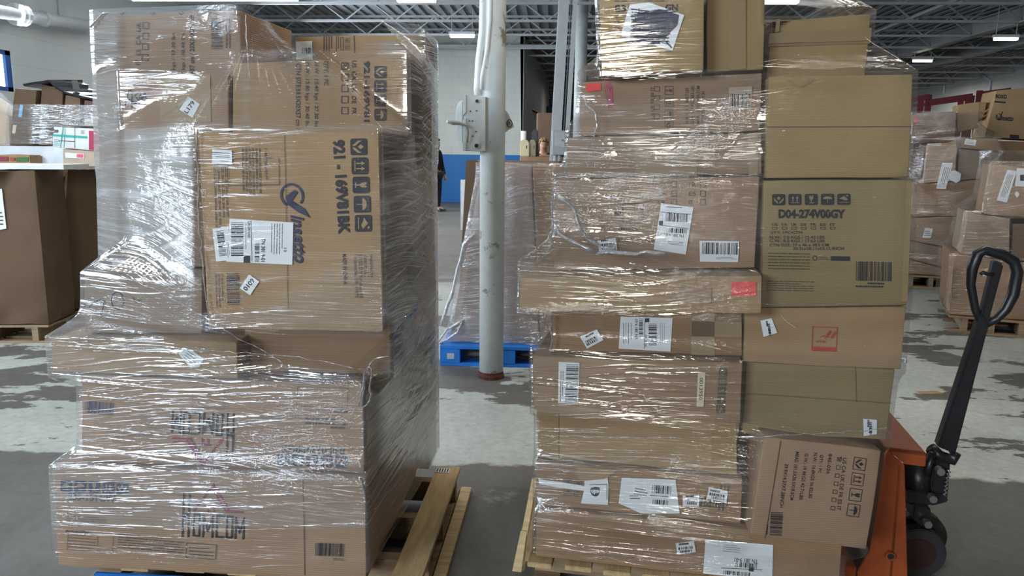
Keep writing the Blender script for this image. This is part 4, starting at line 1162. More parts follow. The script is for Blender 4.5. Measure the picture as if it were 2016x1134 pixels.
s = Ink().T('TN 381 9-01', 1253, 648, 40, 6, 270, bold=.01).bars(1262, 645, 36, 8, 90, 0, n=18).rect(1274, 630, 9, 8).stroke([(1270, 626), (1268, 686)], 1).T('UPS GROUND', 1272, 671, 24, 4, 270).bars(1285, 659, 44, 16, 90, 0, n=24).lines(1304, 655, 40, 12, 3, 90, 0, t=.15).lines(1235, 655, 40, 20, 4, 90, 0, t=.2)
sticker(r13, [(1222, 623), (1324, 626), (1320, 692), (1218, 686)], s)
sticker(r13, [(1142, 663), (1175, 648), (1188, 669), (1156, 686)], SM(1165, 666, -28, 30), name='small_label')
r7 = Carton(FRR, 'long flat carton with a red sticker sticking out in front, right stack middle', [(1022, 545), (1502, 541), (1502, 598), (1020, 592)], -0.07, 0.90, K_TAN, below=r13, group=GR)
sticker(r7, [(1441, 555), (1488, 554), (1488, 583), (1440, 582)], Ink().lines(1464, 568, 34, 22, 7, 0, 0, t=.25), [INKR, INKR, INKR], paper=REDP, name='red_sticker')
MB().add([tuple(p) for p in r7.loc2([(1318, 588), (1330, 566), (1400, 568), (1400, 597), (1318, 596)], .003)], [(0, 1, 2, 3, 4)]).build('torn_flap', K_ROSE, r7.o)
r6 = Carton(FRR, 'brown carton with tilted shipping label above the flat protruding one, right stack', [(1094, 354), (1496, 346), (1487, 546), (1088, 543)], 0.03, 0.85, K_ROSE, below=r7, group=GR)
i = Ink()
for (x, y) in ((1327, 363), (1327, 381), (1327, 398), (1384, 363), (1384, 381), (1384, 398)): i.frame(x, y, 11, 12, 1.2, 0, 0)
i.T('FR', 1363, 363, 14, 8, 0).T('ES', 1363, 381, 14, 8, 0).T('IT', 1360, 398, 8, 8, 0).T('CA', 1304, 381, 14, 8).T('UK', 1304, 398, 14, 8)
i.T('8.9KGS / 42.71LBS', 1252, 472, 72, 9, 0).T('(MOQ)', 1236, 451, 36, 7, 0).frame(1246, 420, 42, 40, 1.5).rect(1246, 412, 44, 2).rect(1216, 421, 14, 9)
i.on(r6, [INKG])
s = Ink().bars(1332, 428, 42, 17, 3, 0, n=26).rect(1301, 439, 8, 9, 3).stroke([(1301, 417), (1360, 422)], 1).stroke([(1298, 443), (1355, 450)], 1).bars(1334, 454, 36, 9, 184, 0, n=18).T('TN 381 9-01', 1328, 463, 40, 6, 184).lines(1330, 479, 30, 8, 3, 184, 0, t=.3).lines(1330, 408, 40, 5, 1, 3)
sticker(r6, [(1302, 400), (1365, 408), (1350, 501), (1287, 491)], s)
sticker(r6, [(1377, 474), (1455, 475), (1453, 516), (1378, 515)], Ink().bars(1417, 489, 70, 23, 1, 0, n=34).lines(1430, 508, 40, 5, 2, 1, 0, t=.3), name='barcode_label')
sticker(r6, [(1176, 474), (1212, 468), (1216, 492), (1180, 497)], SM(1196, 480, -8, 30), name='small_label')
r5 = Carton(FRR, 'film-streaked brown carton third from the top at the left of the right stack', [(1118, 270), (1501, 260), (1501, 348), (1114, 354)], 0.06, 0.85, K_ROSE, below=r6, group=GR)
tape(r5, [(1250, 274), (1372, 270), (1372, 346), (1250, 348)], TAPEC); tape(r5, [(1474, 264), (1492, 264), (1492, 345), (1474, 345)], TAPEC)
r4 = Carton(FRR, 'brown carton with a red tag and pink marker scribble, second row of the right stack', [(1142, 161), (1503, 141), (1498, 262), (1138, 275)], 0.08, 0.85, K_ROSE, below=r5, group=GR)
i = Ink()
for k in range(4): i.frame(1293, 175 + k * 18, 10, 11, 1.1, 90, 0)
i.T('US UK FR ES IT', 1284, 202, 62, 6, 270, mi=0)
for k, kd in enumerate(('glass', 'arrows', 'umbrella', 'hands')): i.icon(kd, 1317, 178 + k * 23, 17, 90, False, 0)
i.T('N.W.: 16.2 KGS/35.7 LBS', 1352, 208, 70, 6, 270).T('G.W.: 17.5 KGS/38.5 LBS', 1363, 206, 74, 6, 270).T('MEAS: 57X56X30.5CM', 1374, 206, 74, 6, 270).T('22X22X12INCH', 1384, 210, 60, 6, 270)
for k in range(4): i.stroke([(1190 + k * 3, 166), (1193 + k * 4, 190), (1198 + k * 3, 212 - k * 2), (1203 + k, 200), (1199 + k * 2, 172), (1192 + k * 3, 162)], 1.3, 1)
i.on(r4, [INKG, mat('pink_marker', (.55, .08, .16), .5)])
sticker(r4, [(1154, 165), (1183, 163), (1183, 178), (1155, 181)], None, paper=REDP, name='red_tag')
sticker(r4, [(1435, 172), (1481, 170), (1478, 216), (1433, 216)], Ink().bars(1449, 198, 30, 26, 2, 0, n=16).T('X-00T8831', 1468, 199, 34, 6, 92).T('B9T0181', 1475, 199, 28, 5, 92), paper=K_PALE, name='barcode_label')
r1 = Carton(FRR, 'tan carton with a white label scribbled over in black, top left of the right stack', [(1176, -42), (1389, -40), (1386, 138), (1183, 153)], -0.01, 0.50, K_GOLD, below=r4, group=GR)
i = Ink().T('839-', 1232, 17, 44, 14, 1, bold=.02).T('GN', 1322, 15, 24, 14, 0, bold=.02).T('QTY:', 1217, 33, 13, 6, 0).T('N.W.', 1216, 44, 12, 6, 0).T('G.W.', 1216, 55, 12, 6).T('MEAS:', 1218, 65, 16, 6).bars(1262, 87, 62, 20, 0, 0, n=26).lines(1270, 2, 120, 6, 1).lines(1304, 101, 60, 5, 1)
i.on(r1, [INK])
scr = [(1258, 16), (1266, 24), (1300, 18), (1337, 30), (1334, 50), (1322, 62), (1312, 72), (1298, 74), (1300, 88), (1268, 82), (1240, 70), (1246, 58), (1246, 42), (1254, 30)]
s = Ink().poly(scr, [tuple(range(len(scr)))], 1)
q = random.Random(4)
for k in range(26):
    y = 20 + k * 2.5; s.stroke([(1246 + q.uniform(-5, 4), y + q.uniform(-2, 2)), (1285, y + 4 + q.uniform(-2, 2)), (1330 + q.uniform(-12, 6) - k * .9, y + 2 + q.uniform(-3, 6))], 2.6, 1, lift=.0003)
s.stroke([(1300, 70), (1322, 94)], 3, 1).lines(1312, 84, 20, 10, 2, 15)
sticker(r1, [(1240, 9), (1278, 5), (1347, 30), (1324, 100), (1222, 70)], s, label='white label blacked out with marker')
r2 = Carton(FRR, 'tan carton with a vertical tape strip, top middle of the right stack', [(1391, -42), (1513, -42), (1506, 132), (1390, 140)], 0.07, 0.55, K_GOLD, below=r4, group=GR, dent=.008)
tape(r2, [(1433, -30), (1468, -30), (1469, 136), (1434, 138)], TAPE)
r12F = Frame(FRR.pt(0, 0, 0), 4.0)
b12 = float((at_z(1476, 1052, r17.z[0]) - r12F.p0) @ r12F.d)
r12 = Carton(r12F, 'tilted brown carton with tick boxes, low at the right of the right stack', [(1503, 858), (1738, 886), (1708, 1086), (1476, 1053)], b12 + .0, 0.30, K_ROSE, group=GR)
zr17 = r17.z[0]
i = Ink()
for k, kd in enumerate(('hands', 'arrows', 'glass', 'umbrella')): i.icon(kd, 1692 - k * 4.0, 913 + k * 30.5, 25, 98, False, 0)
for k in range(7): i.frame(1652 - k * 2.1, 904 + k * 16, 8, 9, 1.1, 98, 0)
i.stroke([(1649, 901), (1652, 906), (1656, 899)], 1.4)
i.T('US CA UK DE FR ES IT', 1657, 953, 104, 8, 97).T('84E-036', 1632, 913, 40, 7, 97).T('QTY: 1 PC', 1615, 913, 36, 7, 97).T('N.W.: 16.8KGS 36.82LBS', 1600, 936, 90, 7, 97).T('G.W.: 19.4KGS 42.71LBS', 1582, 938, 92, 7, 97).T('MEAS: 101.5X36.5X18.5CM', 1564, 937, 96, 7, 97).T('39.9X14.37X7.28INCH', 1543, 956, 86, 7, 97)
i.bars(1528, 1031, 46, 24, 93, 0, n=22).lines(1510, 1045, 24, 6, 1, 95)
seam(i, [(1537, 868), (1506, 1060)], 1.2)
i.on(r12, [INK])
r11 = Carton(FRR, 'plain brown carton with a thread and one small label above the tilted one, right stack', [(1469, 712), (1764, 727), (1746, 868), (1460, 855)], 0.05, 0.80, K_OLIVE, zbot=None, group=GR)
i = Ink().stroke([(1466, 774), (1755, 794)], 1.0).stroke([(1684, 724), (1686, 792)], 1.0); i.on(r11, [INKG])
sticker(r11, [(1699, 824), (1726, 826), (1726, 854), (1700, 858)], SM(1713, 840, 92, 24), name='small_label')
r10 = Carton(FRR, 'brown carton with a red square stamp and small white label, right stack', [(1465, 606), (1787, 602), (1778, 712), (1463, 704)], 0.03, 0.85, K_TAN, below=r11, group=GR)
i = Ink().frame(1623, 667, 50, 48, 1.6, 2, 0).rect(1622, 687, 46, 9, 2, 0).lines(1622, 687, 40, 5, 1, 2, 1)
for (dx, dy) in ((0, 0), (10, 2)): i.poly([(1624 + dx, 663 + dy), (1633 + dx, 650 + dy), (1637 + dx, 652 + dy), (1629 + dx, 665 + dy)], [(0, 1, 2, 3)], 0)
i.T('of Life', 1616, 672, 20, 5, 2, shear=.3).stroke([(1615, 664), (1622, 660), (1626, 668)], 1.2, 0)
i.stroke([(1538, 622), (1550, 634), (1566, 645)], 2, 2)
i.on(r10, [INKR, K_TAN, K_PALE])
sticker(r10, [(1497, 631), (1519, 626), (1530, 655), (1503, 663)], SM(1514, 645, 82, 22), name='small_label')
r9 = Carton(FRR, 'olive-brown carton with large model number and barcode, right side of the right stack', [(1503, 355), (1799, 352), (1788, 598), (1499, 592)], 0.01, 0.85, K_OLIVE, below=r10, group=GR)
i = Ink()
for k, kd in enumerate(('hands', 'arrows', 'glass', 'umbrella', 'care')): i.icon(kd, 1533 + k * 32, 393 - k * .2, 26, 0, mi=0, bg=1, S2=22)
i.T('D04-274V00GY', 1598, 421, 131, 18, 0, bold=.03)
for k, b_ in enumerate(('US', 'CA', 'UK', 'DE', 'FR', 'ES', 'IT')): i.T(b_, 1525 + k * 19, 442, 11, 5, 1); i.frame(1525 + k * 19, 449, 10, 5, .9, 1)
i.T('QTY: 1PC/CTN', 1547, 458, 64, 6, 0).T('N.W.: 7.0 KGS / 15.43 LBS', 1569, 467, 108, 6, 0).T('G.W.: 8.0 KGS / 17.63 LBS', 1569, 474, 108, 6, 0).T('CTN SIZE: 77 x 46 x 38.5 CM', 1573, 482, 116, 6, 0).T('30.31x18.11x15.15 INCH', 1611, 489, 100, 6, 0)
i.lines(1553, 514, 82, 36, 6, 1, 0, t=.22, seed=5).lines(1556, 563, 94, 22, 5, 1, 0, t=.25, seed=6)
i.rect(1654, 509, 38, 9, 1).ring(1604, 508, 4.5, 5, 1.2).lines(1622, 508, 20, 7, 2, 1)
i.bars(1720, 534, 70, 38, 1, 0, n=34).lines(1728, 558, 40, 4, 1, 1, t=.8).lines(1718, 564, 68, 4, 1, 1, t=.8)
i.on(r9, [INK, K_OLIVE])
tape(r9, [(1784, 358), (1796, 358), (1786, 594), (1774, 594)], TAPE)
r8 = Carton(FRR, 'large plain tan carton at the upper right of the right stack', [(1512, 149), (1800, 144), (1791, 354), (1506, 355)], 0.03, 0.85, K_GOLD, below=r9, group=GR)
i = Ink().stroke([(1505, 250), (1796, 249)], 1.5); i.on(r8, [INKG])
tape(r8, [(1546, 155), (1556, 159), (1575, 168), (1600, 152), (1603, 157), (1578, 173), (1560, 166)], TAPE)
r3 = Carton(FRR, 'tan carton with two horizontal tape bands, top right of the right stack', [(1517, 38), (1719, 23), (1706, 143), (1508, 150)], 0.15, 0.55, K_GOLD, below=r8, group=GR, dent=.008)
tape(r3, [(1515, 66), (1716, 55), (1714, 80), (1513, 86)], TAPE); tape(r3, [(1513, 87), (1714, 81), (1712, 86), (1512, 92)], K_BROWN)
tape(r3, [(1528, 38), (1536, 37), (1534, 62), (1526, 64)], TAPE)

plR = pallet('broken wooden pallet under the right stack', FRR, r17.a[3] - .02, r17.a[2] - .02, -.03, .98, along='b', nb=8, bw=.085)
bs = [(1066, 1110, .16), ]
sp = MB(); sp2 = MB(); sp.hexa([(-.075, .20, .02), (-.05, .20, .02), (-.02, .22, .02), (-.05, .24, .02), (-.025, .22, .33), (-.008, .22, .33), (-.008, .23, .33), (-.025, .23, .33)]); sp2.hexa([(-.05, .0, .10), (-.02, .0, .10), (-.01, .015, .10), (-.04, .015, .10), (-.025, .01, .24), (-.005, .01, .24), (-.005, .016, .24), (-.025, .016, .24)])
sp.build('splintered_board', WOOD, plR); sp2.build('splintered_board', WOOD, plR)
MB().box(-.10, .22, -.09, -.015, .005, .03).build('loose_board', WOODX, plR, bevel=.003)

zonesR = zones(.5, [(1030, 250, 1510, 360, .75, 25), (1080, 345, 1300, 545, .60, 20), (1300, 345, 1505, 545, .25, 25), (1010, 540, 1510, 605, .40, 8), (1500, 140, 1820, 360, .32, 25), (1490, 350, 1820, 605, .26, 15), (1460, 600, 1800, 705, .14, 10), (1460, 695, 1790, 870, .45, 15), (1465, 862, 1750, 1100, .06, 8),
                    (1080, 600, 1466, 700, .32, 15), (1040, 700, 1466, 835, .52, 15), (1050, 835, 1460, 905, .22, 15), (1050, 905, 1470, 1000, .42, 10), (1050, 1000, 1480, 1085, .45, 10), (1170, -60, 1510, 145, .18, 15), (1510, -60, 1730, 145, .25, 15), (1138, 140, 1385, 220, .25, 15)])
def in_frame(c, F, G):
    """the carton's corners told in another frame, for the film that goes round it"""
    o = type('corners', (), {})(); P = [F.pt(*q) for q in c.corners]
    o.corners = [(float((p - G.p0) @ G.e), float((p - G.p0) @ G.d), float(p[2])) for p in P]; return o


cartR = [in_frame(r12, r12F, FRR), r1, r2, r3, r4, r5, r6, r7, r8, r9, r10, r11, r13, r14, r15, r16, r17]
wr, orgR = wrap(FRR, 'clear stretch wrap pulled round the right stack of cartons', cartR, 0.16, r1.z[0], zonesR, FILMR, slope=(.8, 2.4))
for pts, rad, b in (([(1096, 385), (1112, 396), (1132, 418), (1144, 450), (1158, 472), (1185, 486), (1210, 490)], .010, -.10), ([(1090, 452), (1110, 468), (1140, 482), (1172, 500)], .009, -.10), ([(1092, 360), (1086, 400), (1090, 450), (1084, 480), (1066, 512)], .005, -.03),
                    ([(1174, 500), (1200, 496), (1235, 500), (1270, 496), (1310, 498)], .009, -.10), ([(1093, 352), (1160, 345), (1300, 343), (1500, 344)], .002, .0), ([(1058, 858), (1200, 861), (1400, 860), (1490, 860), (1600, 854), (1700, 848), (1752, 842)], .0015, -.04),
                    ([(1502, 598), (1640, 600), (1700, 598)], .0015, -.04), ([(1772, 708), (1785, 702), (1778, 712)], .008, .02), ([(1085, 602), (1086, 650), (1085, 698)], .004, .02), ([(1150, 190), (1155, 205), (1170, 220), (1176, 250), (1170, 268)], .004, .03)):
    strand(FRR, wr, orgR, pts, rad, b)

# ================================================================== pallet jack
FJ = Frame(FRR.pt(0, 0, 0), 11.0)
BJ = 0.34
ja, jz = FJ.hit(np.array([1760.]), np.array([1100.]), BJ - .12); jo = (float(ja[0]), BJ, 0.0)
jk = thing('pallet_jack', 'orange pallet jack with black handle parked under the right stack', 'pallet jack', FJ.pt(*jo), -FJ.az)
mb = MB()
side = [(1742, 882), (1781, 916), (1787, 1150), (1752, 1190), (1690, 1190), (1688, 1125), (1712, 1085), (1727, 1000)]
px_prism(mb, FJ, jo, side, BJ - .12, .012)
px_prism(mb, FJ, jo, [(1742, 881), (1824, 892), (1822, 919), (1781, 914)], BJ - .12, .012)
a4, z4 = FJ.hit(np.array([1742., 1824., 1781., 1787.]), np.array([881., 892., 916., 1150.]), BJ - .12)
a4 = a4 - jo[0]
mb.hexa([(a4[0], -.12, z4[0] - .012), (a4[1], -.12, z4[1] - .012), (a4[1], .42, z4[1] - .012), (a4[0], .42, z4[0] - .012), (a4[0], -.12, z4[0]), (a4[1], -.12, z4[1]), (a4[1], .42, z4[1]), (a4[0], .42, z4[0])])
mb.hexa([(a4[2] - .012, -.12, .05), (a4[2], -.12, .05), (a4[2], .42, .05), (a4[2] - .012, .42, .05), (a4[2] - .02, -.12, z4[2]), (a4[2] - .008, -.12, z4[2]), (a4[2] - .008, .42, z4[2]), (a4[2] - .02, .42, z4[2])])
mb.build('body_frame', ORANGE, jk, bevel=.002)
for b in (-.12, .26):
    MB().box(a4[0] - .95, a4[0] - .05, b, b + .16, .070, .108).build('fork', ORANGE, jk, bevel=.003)
mb = MB(); px_disc(mb, FJ, jo, 1753, 1096, BJ - .135, .015, .03, 20); k = mb.build('pivot_boss', ORANGE, jk)
mb = MB(); px_disc(mb, FJ, jo, 1754, 1096, BJ - .137, .010, .006, 16); mb.build('hole', BLACKM, k)
BH = BJ + .14
def jbar(name, p, b, w, h, m=BLACKM, parent=None, bev=.003):
    P = np.array(p, float); a, z = FJ.hit(P[:, 0], P[:, 1], b); mb = MB()
    for q in range(len(p) - 1): mb.bar((a[q] - jo[0], b - jo[1], z[q]), (a[q + 1] - jo[0], b - jo[1], z[q + 1]), w, h, up=(0, 1, 0))
    return mb.build(name, m, parent or jk, bevel=bev)
def jtube(name, p, b, rad, m=BLACKM, parent=None, seg=12):
    P = np.array(p, float); a, z = FJ.hit(P[:, 0], P[:, 1], b)
    return MB().tube([(x - jo[0], b - jo[1], y) for x, y in zip(a, z)], rad, seg).build(name, m, parent or jk, smooth=True)
mb = MB(); px_prism(mb, FJ, jo, [(1846, 880), (1882, 895), (1948, 640), (1932, 618)], BH - .02, .045); px_prism(mb, FJ, jo, [(1932, 622), (1946, 640), (1978, 520), (1958, 512)], BH - .015, .035); mb.build('handle_shaft', BLACKM, jk, bevel=.006)
jtube('handle_loop', [(1934, 640), (1920, 610), (1911, 560), (1914, 530), (1925, 500), (1940, 492), (1975, 502), (1996, 515), (2003, 535), (1995, 580), (1980, 610), (1962, 628), (1940, 640)], BH, [.014, .013, .014, .017, .018, .017, .017, .018, .018, .018, .016, .013, .012])
jtube('release_lever', [(1956, 540), (1944, 540), (1936, 536), (1930, 540)], BH - .02, .006)
# pump, knuckle, steering yoke, wheels
jtube('handle_knuckle', [(1832, 882), (1850, 898), (1876, 905), (1880, 892)], BH - .02, .020)
jtube('link', [(1836, 890), (1828, 920), (1824, 935)], BH - .05, .012)
mb = MB(); px_prism(mb, FJ, jo, [(1840, 905), (1872, 912), (1866, 985), (1846, 990), (1832, 960)], BH - .04, .09); mb.build('pump_bracket', BLACKM, jk, bevel=.006)
jtube('spring', [(1868 - .6 * k + (3 if k % 2 else -3), 925 + k * 4) for k in range(14)], BH - .06, .004, STEEL)
jtube('pump_cylinder', [(1806, 905), (1806, 985)], BH, .045, seg=20)
mb = MB(); px_prism(mb, FJ, jo, [(1786, 965), (1862, 975), (1868, 988), (1840, 996), (1786, 990)], BH - .05, .12); mb.build('base_plate', BLACKM, jk, bevel=.004)
for (x, y) in ((1853, 930), (1838, 984), (1828, 1034)):
    mb = MB(); px_disc(mb, FJ, jo, x, y, BH - .09, .013, .03, 12); mb.build('bolt', STEEL, jk)
mb = MB(); px_prism(mb, FJ, jo, [(1800, 990), (1832, 1000), (1838, 1040), (1820, 1045), (1796, 1020)], BH - .05, .10); mb.build('steering_yoke', BLACKM, jk, bevel=.005)
for (nm, b) in (('steering_wheel', BH - .085), ('steering_wheel', BH + .045)):
    wa_, wz_ = FJ.hit(np.array([1812.]), np.array([1064.]), b); wa_ = wa_[0] - jo[0]
    rw = .09
    w_ = MB().tube([(wa_, b - jo[1], rw), (wa_, b - jo[1] + .05, rw)], rw, 28).build(nm, RUBBER, jk, bevel=.004)
    MB().tube([(wa_, b - jo[1] - .003, rw), (wa_, b - jo[1] + .053, rw)], rw * .62, 24).build('hub', mat('hub_dark_red', (.035, .014, .013), .5, var=.2), w_)


# ================================================================== behind the aisle: blue pallet with tall panels
bp = at_z(955, 722, 0.0); FB = Frame(bp, 3.0)
GB = 'cartons on the blue pallet'
av, _ = FB.hit(np.array([866., 1052.]), np.array([705., 705.]), 0)
blp = thing('pallet', 'blue painted pallet behind the round pillar', 'pallet', FB.pt(av[0], 0, 0), -FB.az, 'wooden pallets')
wB = av[1] - av[0] + .25
for k, b in enumerate((0, .30, .60, .90)): MB().box(0, wB, b, b + .12, .12, .142).build('deck_board', BLUEW, blp, bevel=.003)
for k in range(3): MB().box(k * (wB - .14) / 2, k * (wB - .14) / 2 + .14, 0, 1.0, .022, .12).build('block', BLUEW, blp, bevel=.004)
for b in (0, .88): MB().box(0, wB, b, b + .12, 0, .022).build('bottom_board', BLUEW, blp, bevel=.003)
MB().box(.05, .10, -.003, .001, .05, .09).build('painted_mark', GREYP, blp)
g1 = Carton(FB, 'tall pinkish carton panel with film on the blue pallet, right of the round pillar', [(985, 320), (1046, 325), (1062, 690), (985, 690)], .10, .45, K_PINK, zbot=.145, group=GB)
g2 = Carton(FB, 'tall brown carton next to the pinkish panel on the blue pallet', [(1049, 326), (1110, 328), (1115, 690), (1064, 690)], .08, .55, K_BROWN, zbot=.145, group=GB)
q_ = [(962, 322), (983, 322), (983, 692), (884, 686)]
g3 = Carton(FB, 'slanting pinkish carton panel leaning behind the round pillar on the blue pallet', [(946, 345), (983, 322), (983, 690), (884, 688)], .12, .40, K_PINK, zbot=.145, group=GB)
tape(g3, [(915, 500), (925, 500), (905, 640), (893, 640)], K_PALE)
wb, orgB = wrap(FB, 'clear stretch wrap round the tall panels on the blue pallet', [g1, g2, g3], .15, 1.40, zones(.75, [(980, 320, 1050, 420, 1.0, 15), (900, 400, 960, 560, 1.0, 20)]), FILM, dz=.02, nphi=300, off=.03, slope=(.5, 1.2))
strand(FB, wb, orgB, [(935, 460), (915, 480), (902, 530), (893, 570), (882, 600), (868, 640)], .02, .08)
strand(FB, wb, orgB, [(864, 672), (880, 650), (912, 630), (900, 655), (880, 668), (866, 676)], .012, .06)
# tall carton further back
FG = Frame(at_z(950, 560, 0), 8.0)
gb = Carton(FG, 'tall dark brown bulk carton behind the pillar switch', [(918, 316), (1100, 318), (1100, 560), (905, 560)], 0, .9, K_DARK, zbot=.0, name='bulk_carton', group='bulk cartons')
MB().add([tuple(p) for p in gb.loc2([(918, 316), (940, 314), (937, 560), (905, 560)], .004)], [(0, 1, 2, 3)]).build('corner_strip', K_BULK, gb.o)
wpost = at_z(912, 452, 0)
tag(MB().box(-.045, .045, -.05, .05, 0, .95).build('guard_post', mat('post_white', (.6, .62, .62), .5), loc=wpost), 'short white post left of the dark bulk carton', 'post')

# shelf of things in the passage: cream bins, roll, person
FS = Frame(at_dist(1060, 330, 13.0), 0)
sa2, sz2 = FS.hit(np.array([1022., 1110.]), np.array([308., 308.]), 0)
bench = tag(block(FS, 'stacked cartons forming a counter in the passage', sa2[0] + .02, sa2[1] + .3, .0, .55, 0.0, float(sz2[0]), K_BROWN, 'bulk cartons', name='bulk_carton').o, 'low brown carton counter in the passage, cream bins standing on it', 'carton', 'bulk cartons')
CRM = mat('cream_plastic', (.68, .62, .40), .4, var=.06)
for k, (x0, x1, m_, lab) in enumerate(((1024, 1042, CRM, 'cream plastic bin with a slot handle in the passage, left one'), (1043, 1055, mat('dull_cream_plastic', (.38, .35, .24), .5), 'duller cream bin with a slot beside the brighter one'))):
    a, z = FS.hit(np.array([x0, x1 * 1.0]), np.array([275., 308.]), .12 + k * .05); w_ = a[1] - a[0]; h_ = z[0] - float(sz2[0])
    t = thing('plastic_bin', lab, 'bin', FS.pt(a[0], .12 + k * .05, float(sz2[0]) + .001), -FS.az)
    poly = [(0, 0), (w_, 0), (w_, h_ * .78), (w_ * .85, h_ * .94), (w_ * .62, h_), (w_ * .15, h_), (0, h_ * .9)]
    MB().prism(poly, .16, 'y', 0).build('shell', m_, t, bevel=.012)
    MB().prism([(w_ * .64, h_ * .48), (w_ * .72, h_ * .48), (w_ * .72, h_ * .66), (w_ * .64, h_ * .66)], .01, 'y', -.006).build('slot', BLACKM, t)
a, z = FS.hit(np.array([1026., 1036.]), np.array([257., 275.]), .25)
tag(MB().tube([(0, 0, 0), (0, 0, float(z[0]) - float(sz2[0]) - .004)], .05, 14).build('paper_roll', WHITE, loc=FS.pt(a.mean(), .40, float(sz2[0]) + .002), smooth=True), 'white roll standing behind the cream bins', 'roll')
tag(MB().hexa([(-.08, -.05, 0), (.08, -.05, 0), (.08, .05, 0), (-.08, .05, 0), (-.05, -.03, .44), (.06, -.03, .46), (.06, .03, .46), (-.05, .03, .44)]).build('black_bag', BLACKM, loc=FS.pt(a.mean() + .19, .40, float(sz2[0]) + .002), bevel=.02), 'black bag standing beside the white roll', 'bag')
bx1 = block(FS, 'small pale brown carton in front of the person in the passage', *[float(v) for v in FS.hit(np.array([1062., 1088.]), np.array([305., 305.]), .05)[0]], .05, .25, float(sz2[0]) + .002, float(FS.hit(np.array([1070.]), np.array([306.]), .05)[1][0]) + .015, K_TAN, 'bulk cartons')
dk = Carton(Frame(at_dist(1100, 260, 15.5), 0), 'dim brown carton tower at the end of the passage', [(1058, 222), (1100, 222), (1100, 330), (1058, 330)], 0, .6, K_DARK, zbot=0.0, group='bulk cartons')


def skin_body(name, chain, parent, m, sub=2):
    """one continuous surface grown round a skeleton: {name: (pos, radius, parent)}"""
    keys = list(chain); idx = {k: i for i, k in enumerate(keys)}
    me = bpy.data.meshes.new(name); me.from_pydata([chain[k][0] for k in keys], [(idx[k], idx[chain[k][2]]) for k in keys if chain[k][2]], [])
    o = bpy.data.objects.new(name, me); COL.objects.link(o)
    md = o.modifiers.new('skin', 'SKIN'); md.use_smooth_shade = True
    for i, k in enumerate(keys):
        r_ = chain[k][1]; r_ = r_ if isinstance(r_, tuple) else (r_, r_)
        me.skin_vertices[0].data[i].radius = r_
    me.skin_vertices[0].data[0].use_root = True
    sb = o.modifiers.new('sub', 'SUBSURF'); sb.levels = sub; sb.render_levels = sub
    dg = bpy.context.evaluated_depsgraph_get(); dg.update()
    m2 = bpy.data.meshes.new_from_object(o.evaluated_get(dg))
    bpy.data.objects.remove(o)
    o = bpy.data.objects.new(name, m2); COL.objects.link(o); m2.materials.clear(); m2.materials.append(m)
    m2.polygons.foreach_set('use_smooth', [True] * len(m2.polygons))
    if parent: o.parent = parent
    return o


SKIN = mat('skin', (.55, .33, .24), .5, var=.05)
DARKC = mat('dark_cloth', (.016, .017, .022), .85, var=.2)
JEAN = mat('dark_trousers', (.03, .033, .045), .85, var=.2)
HAIRB = mat('blond_hair', (.33, .20, .09), .5, var=.25, scale=30)
HAIRD = mat('dark_hair', (.03, .02, .015), .5, var=.2)


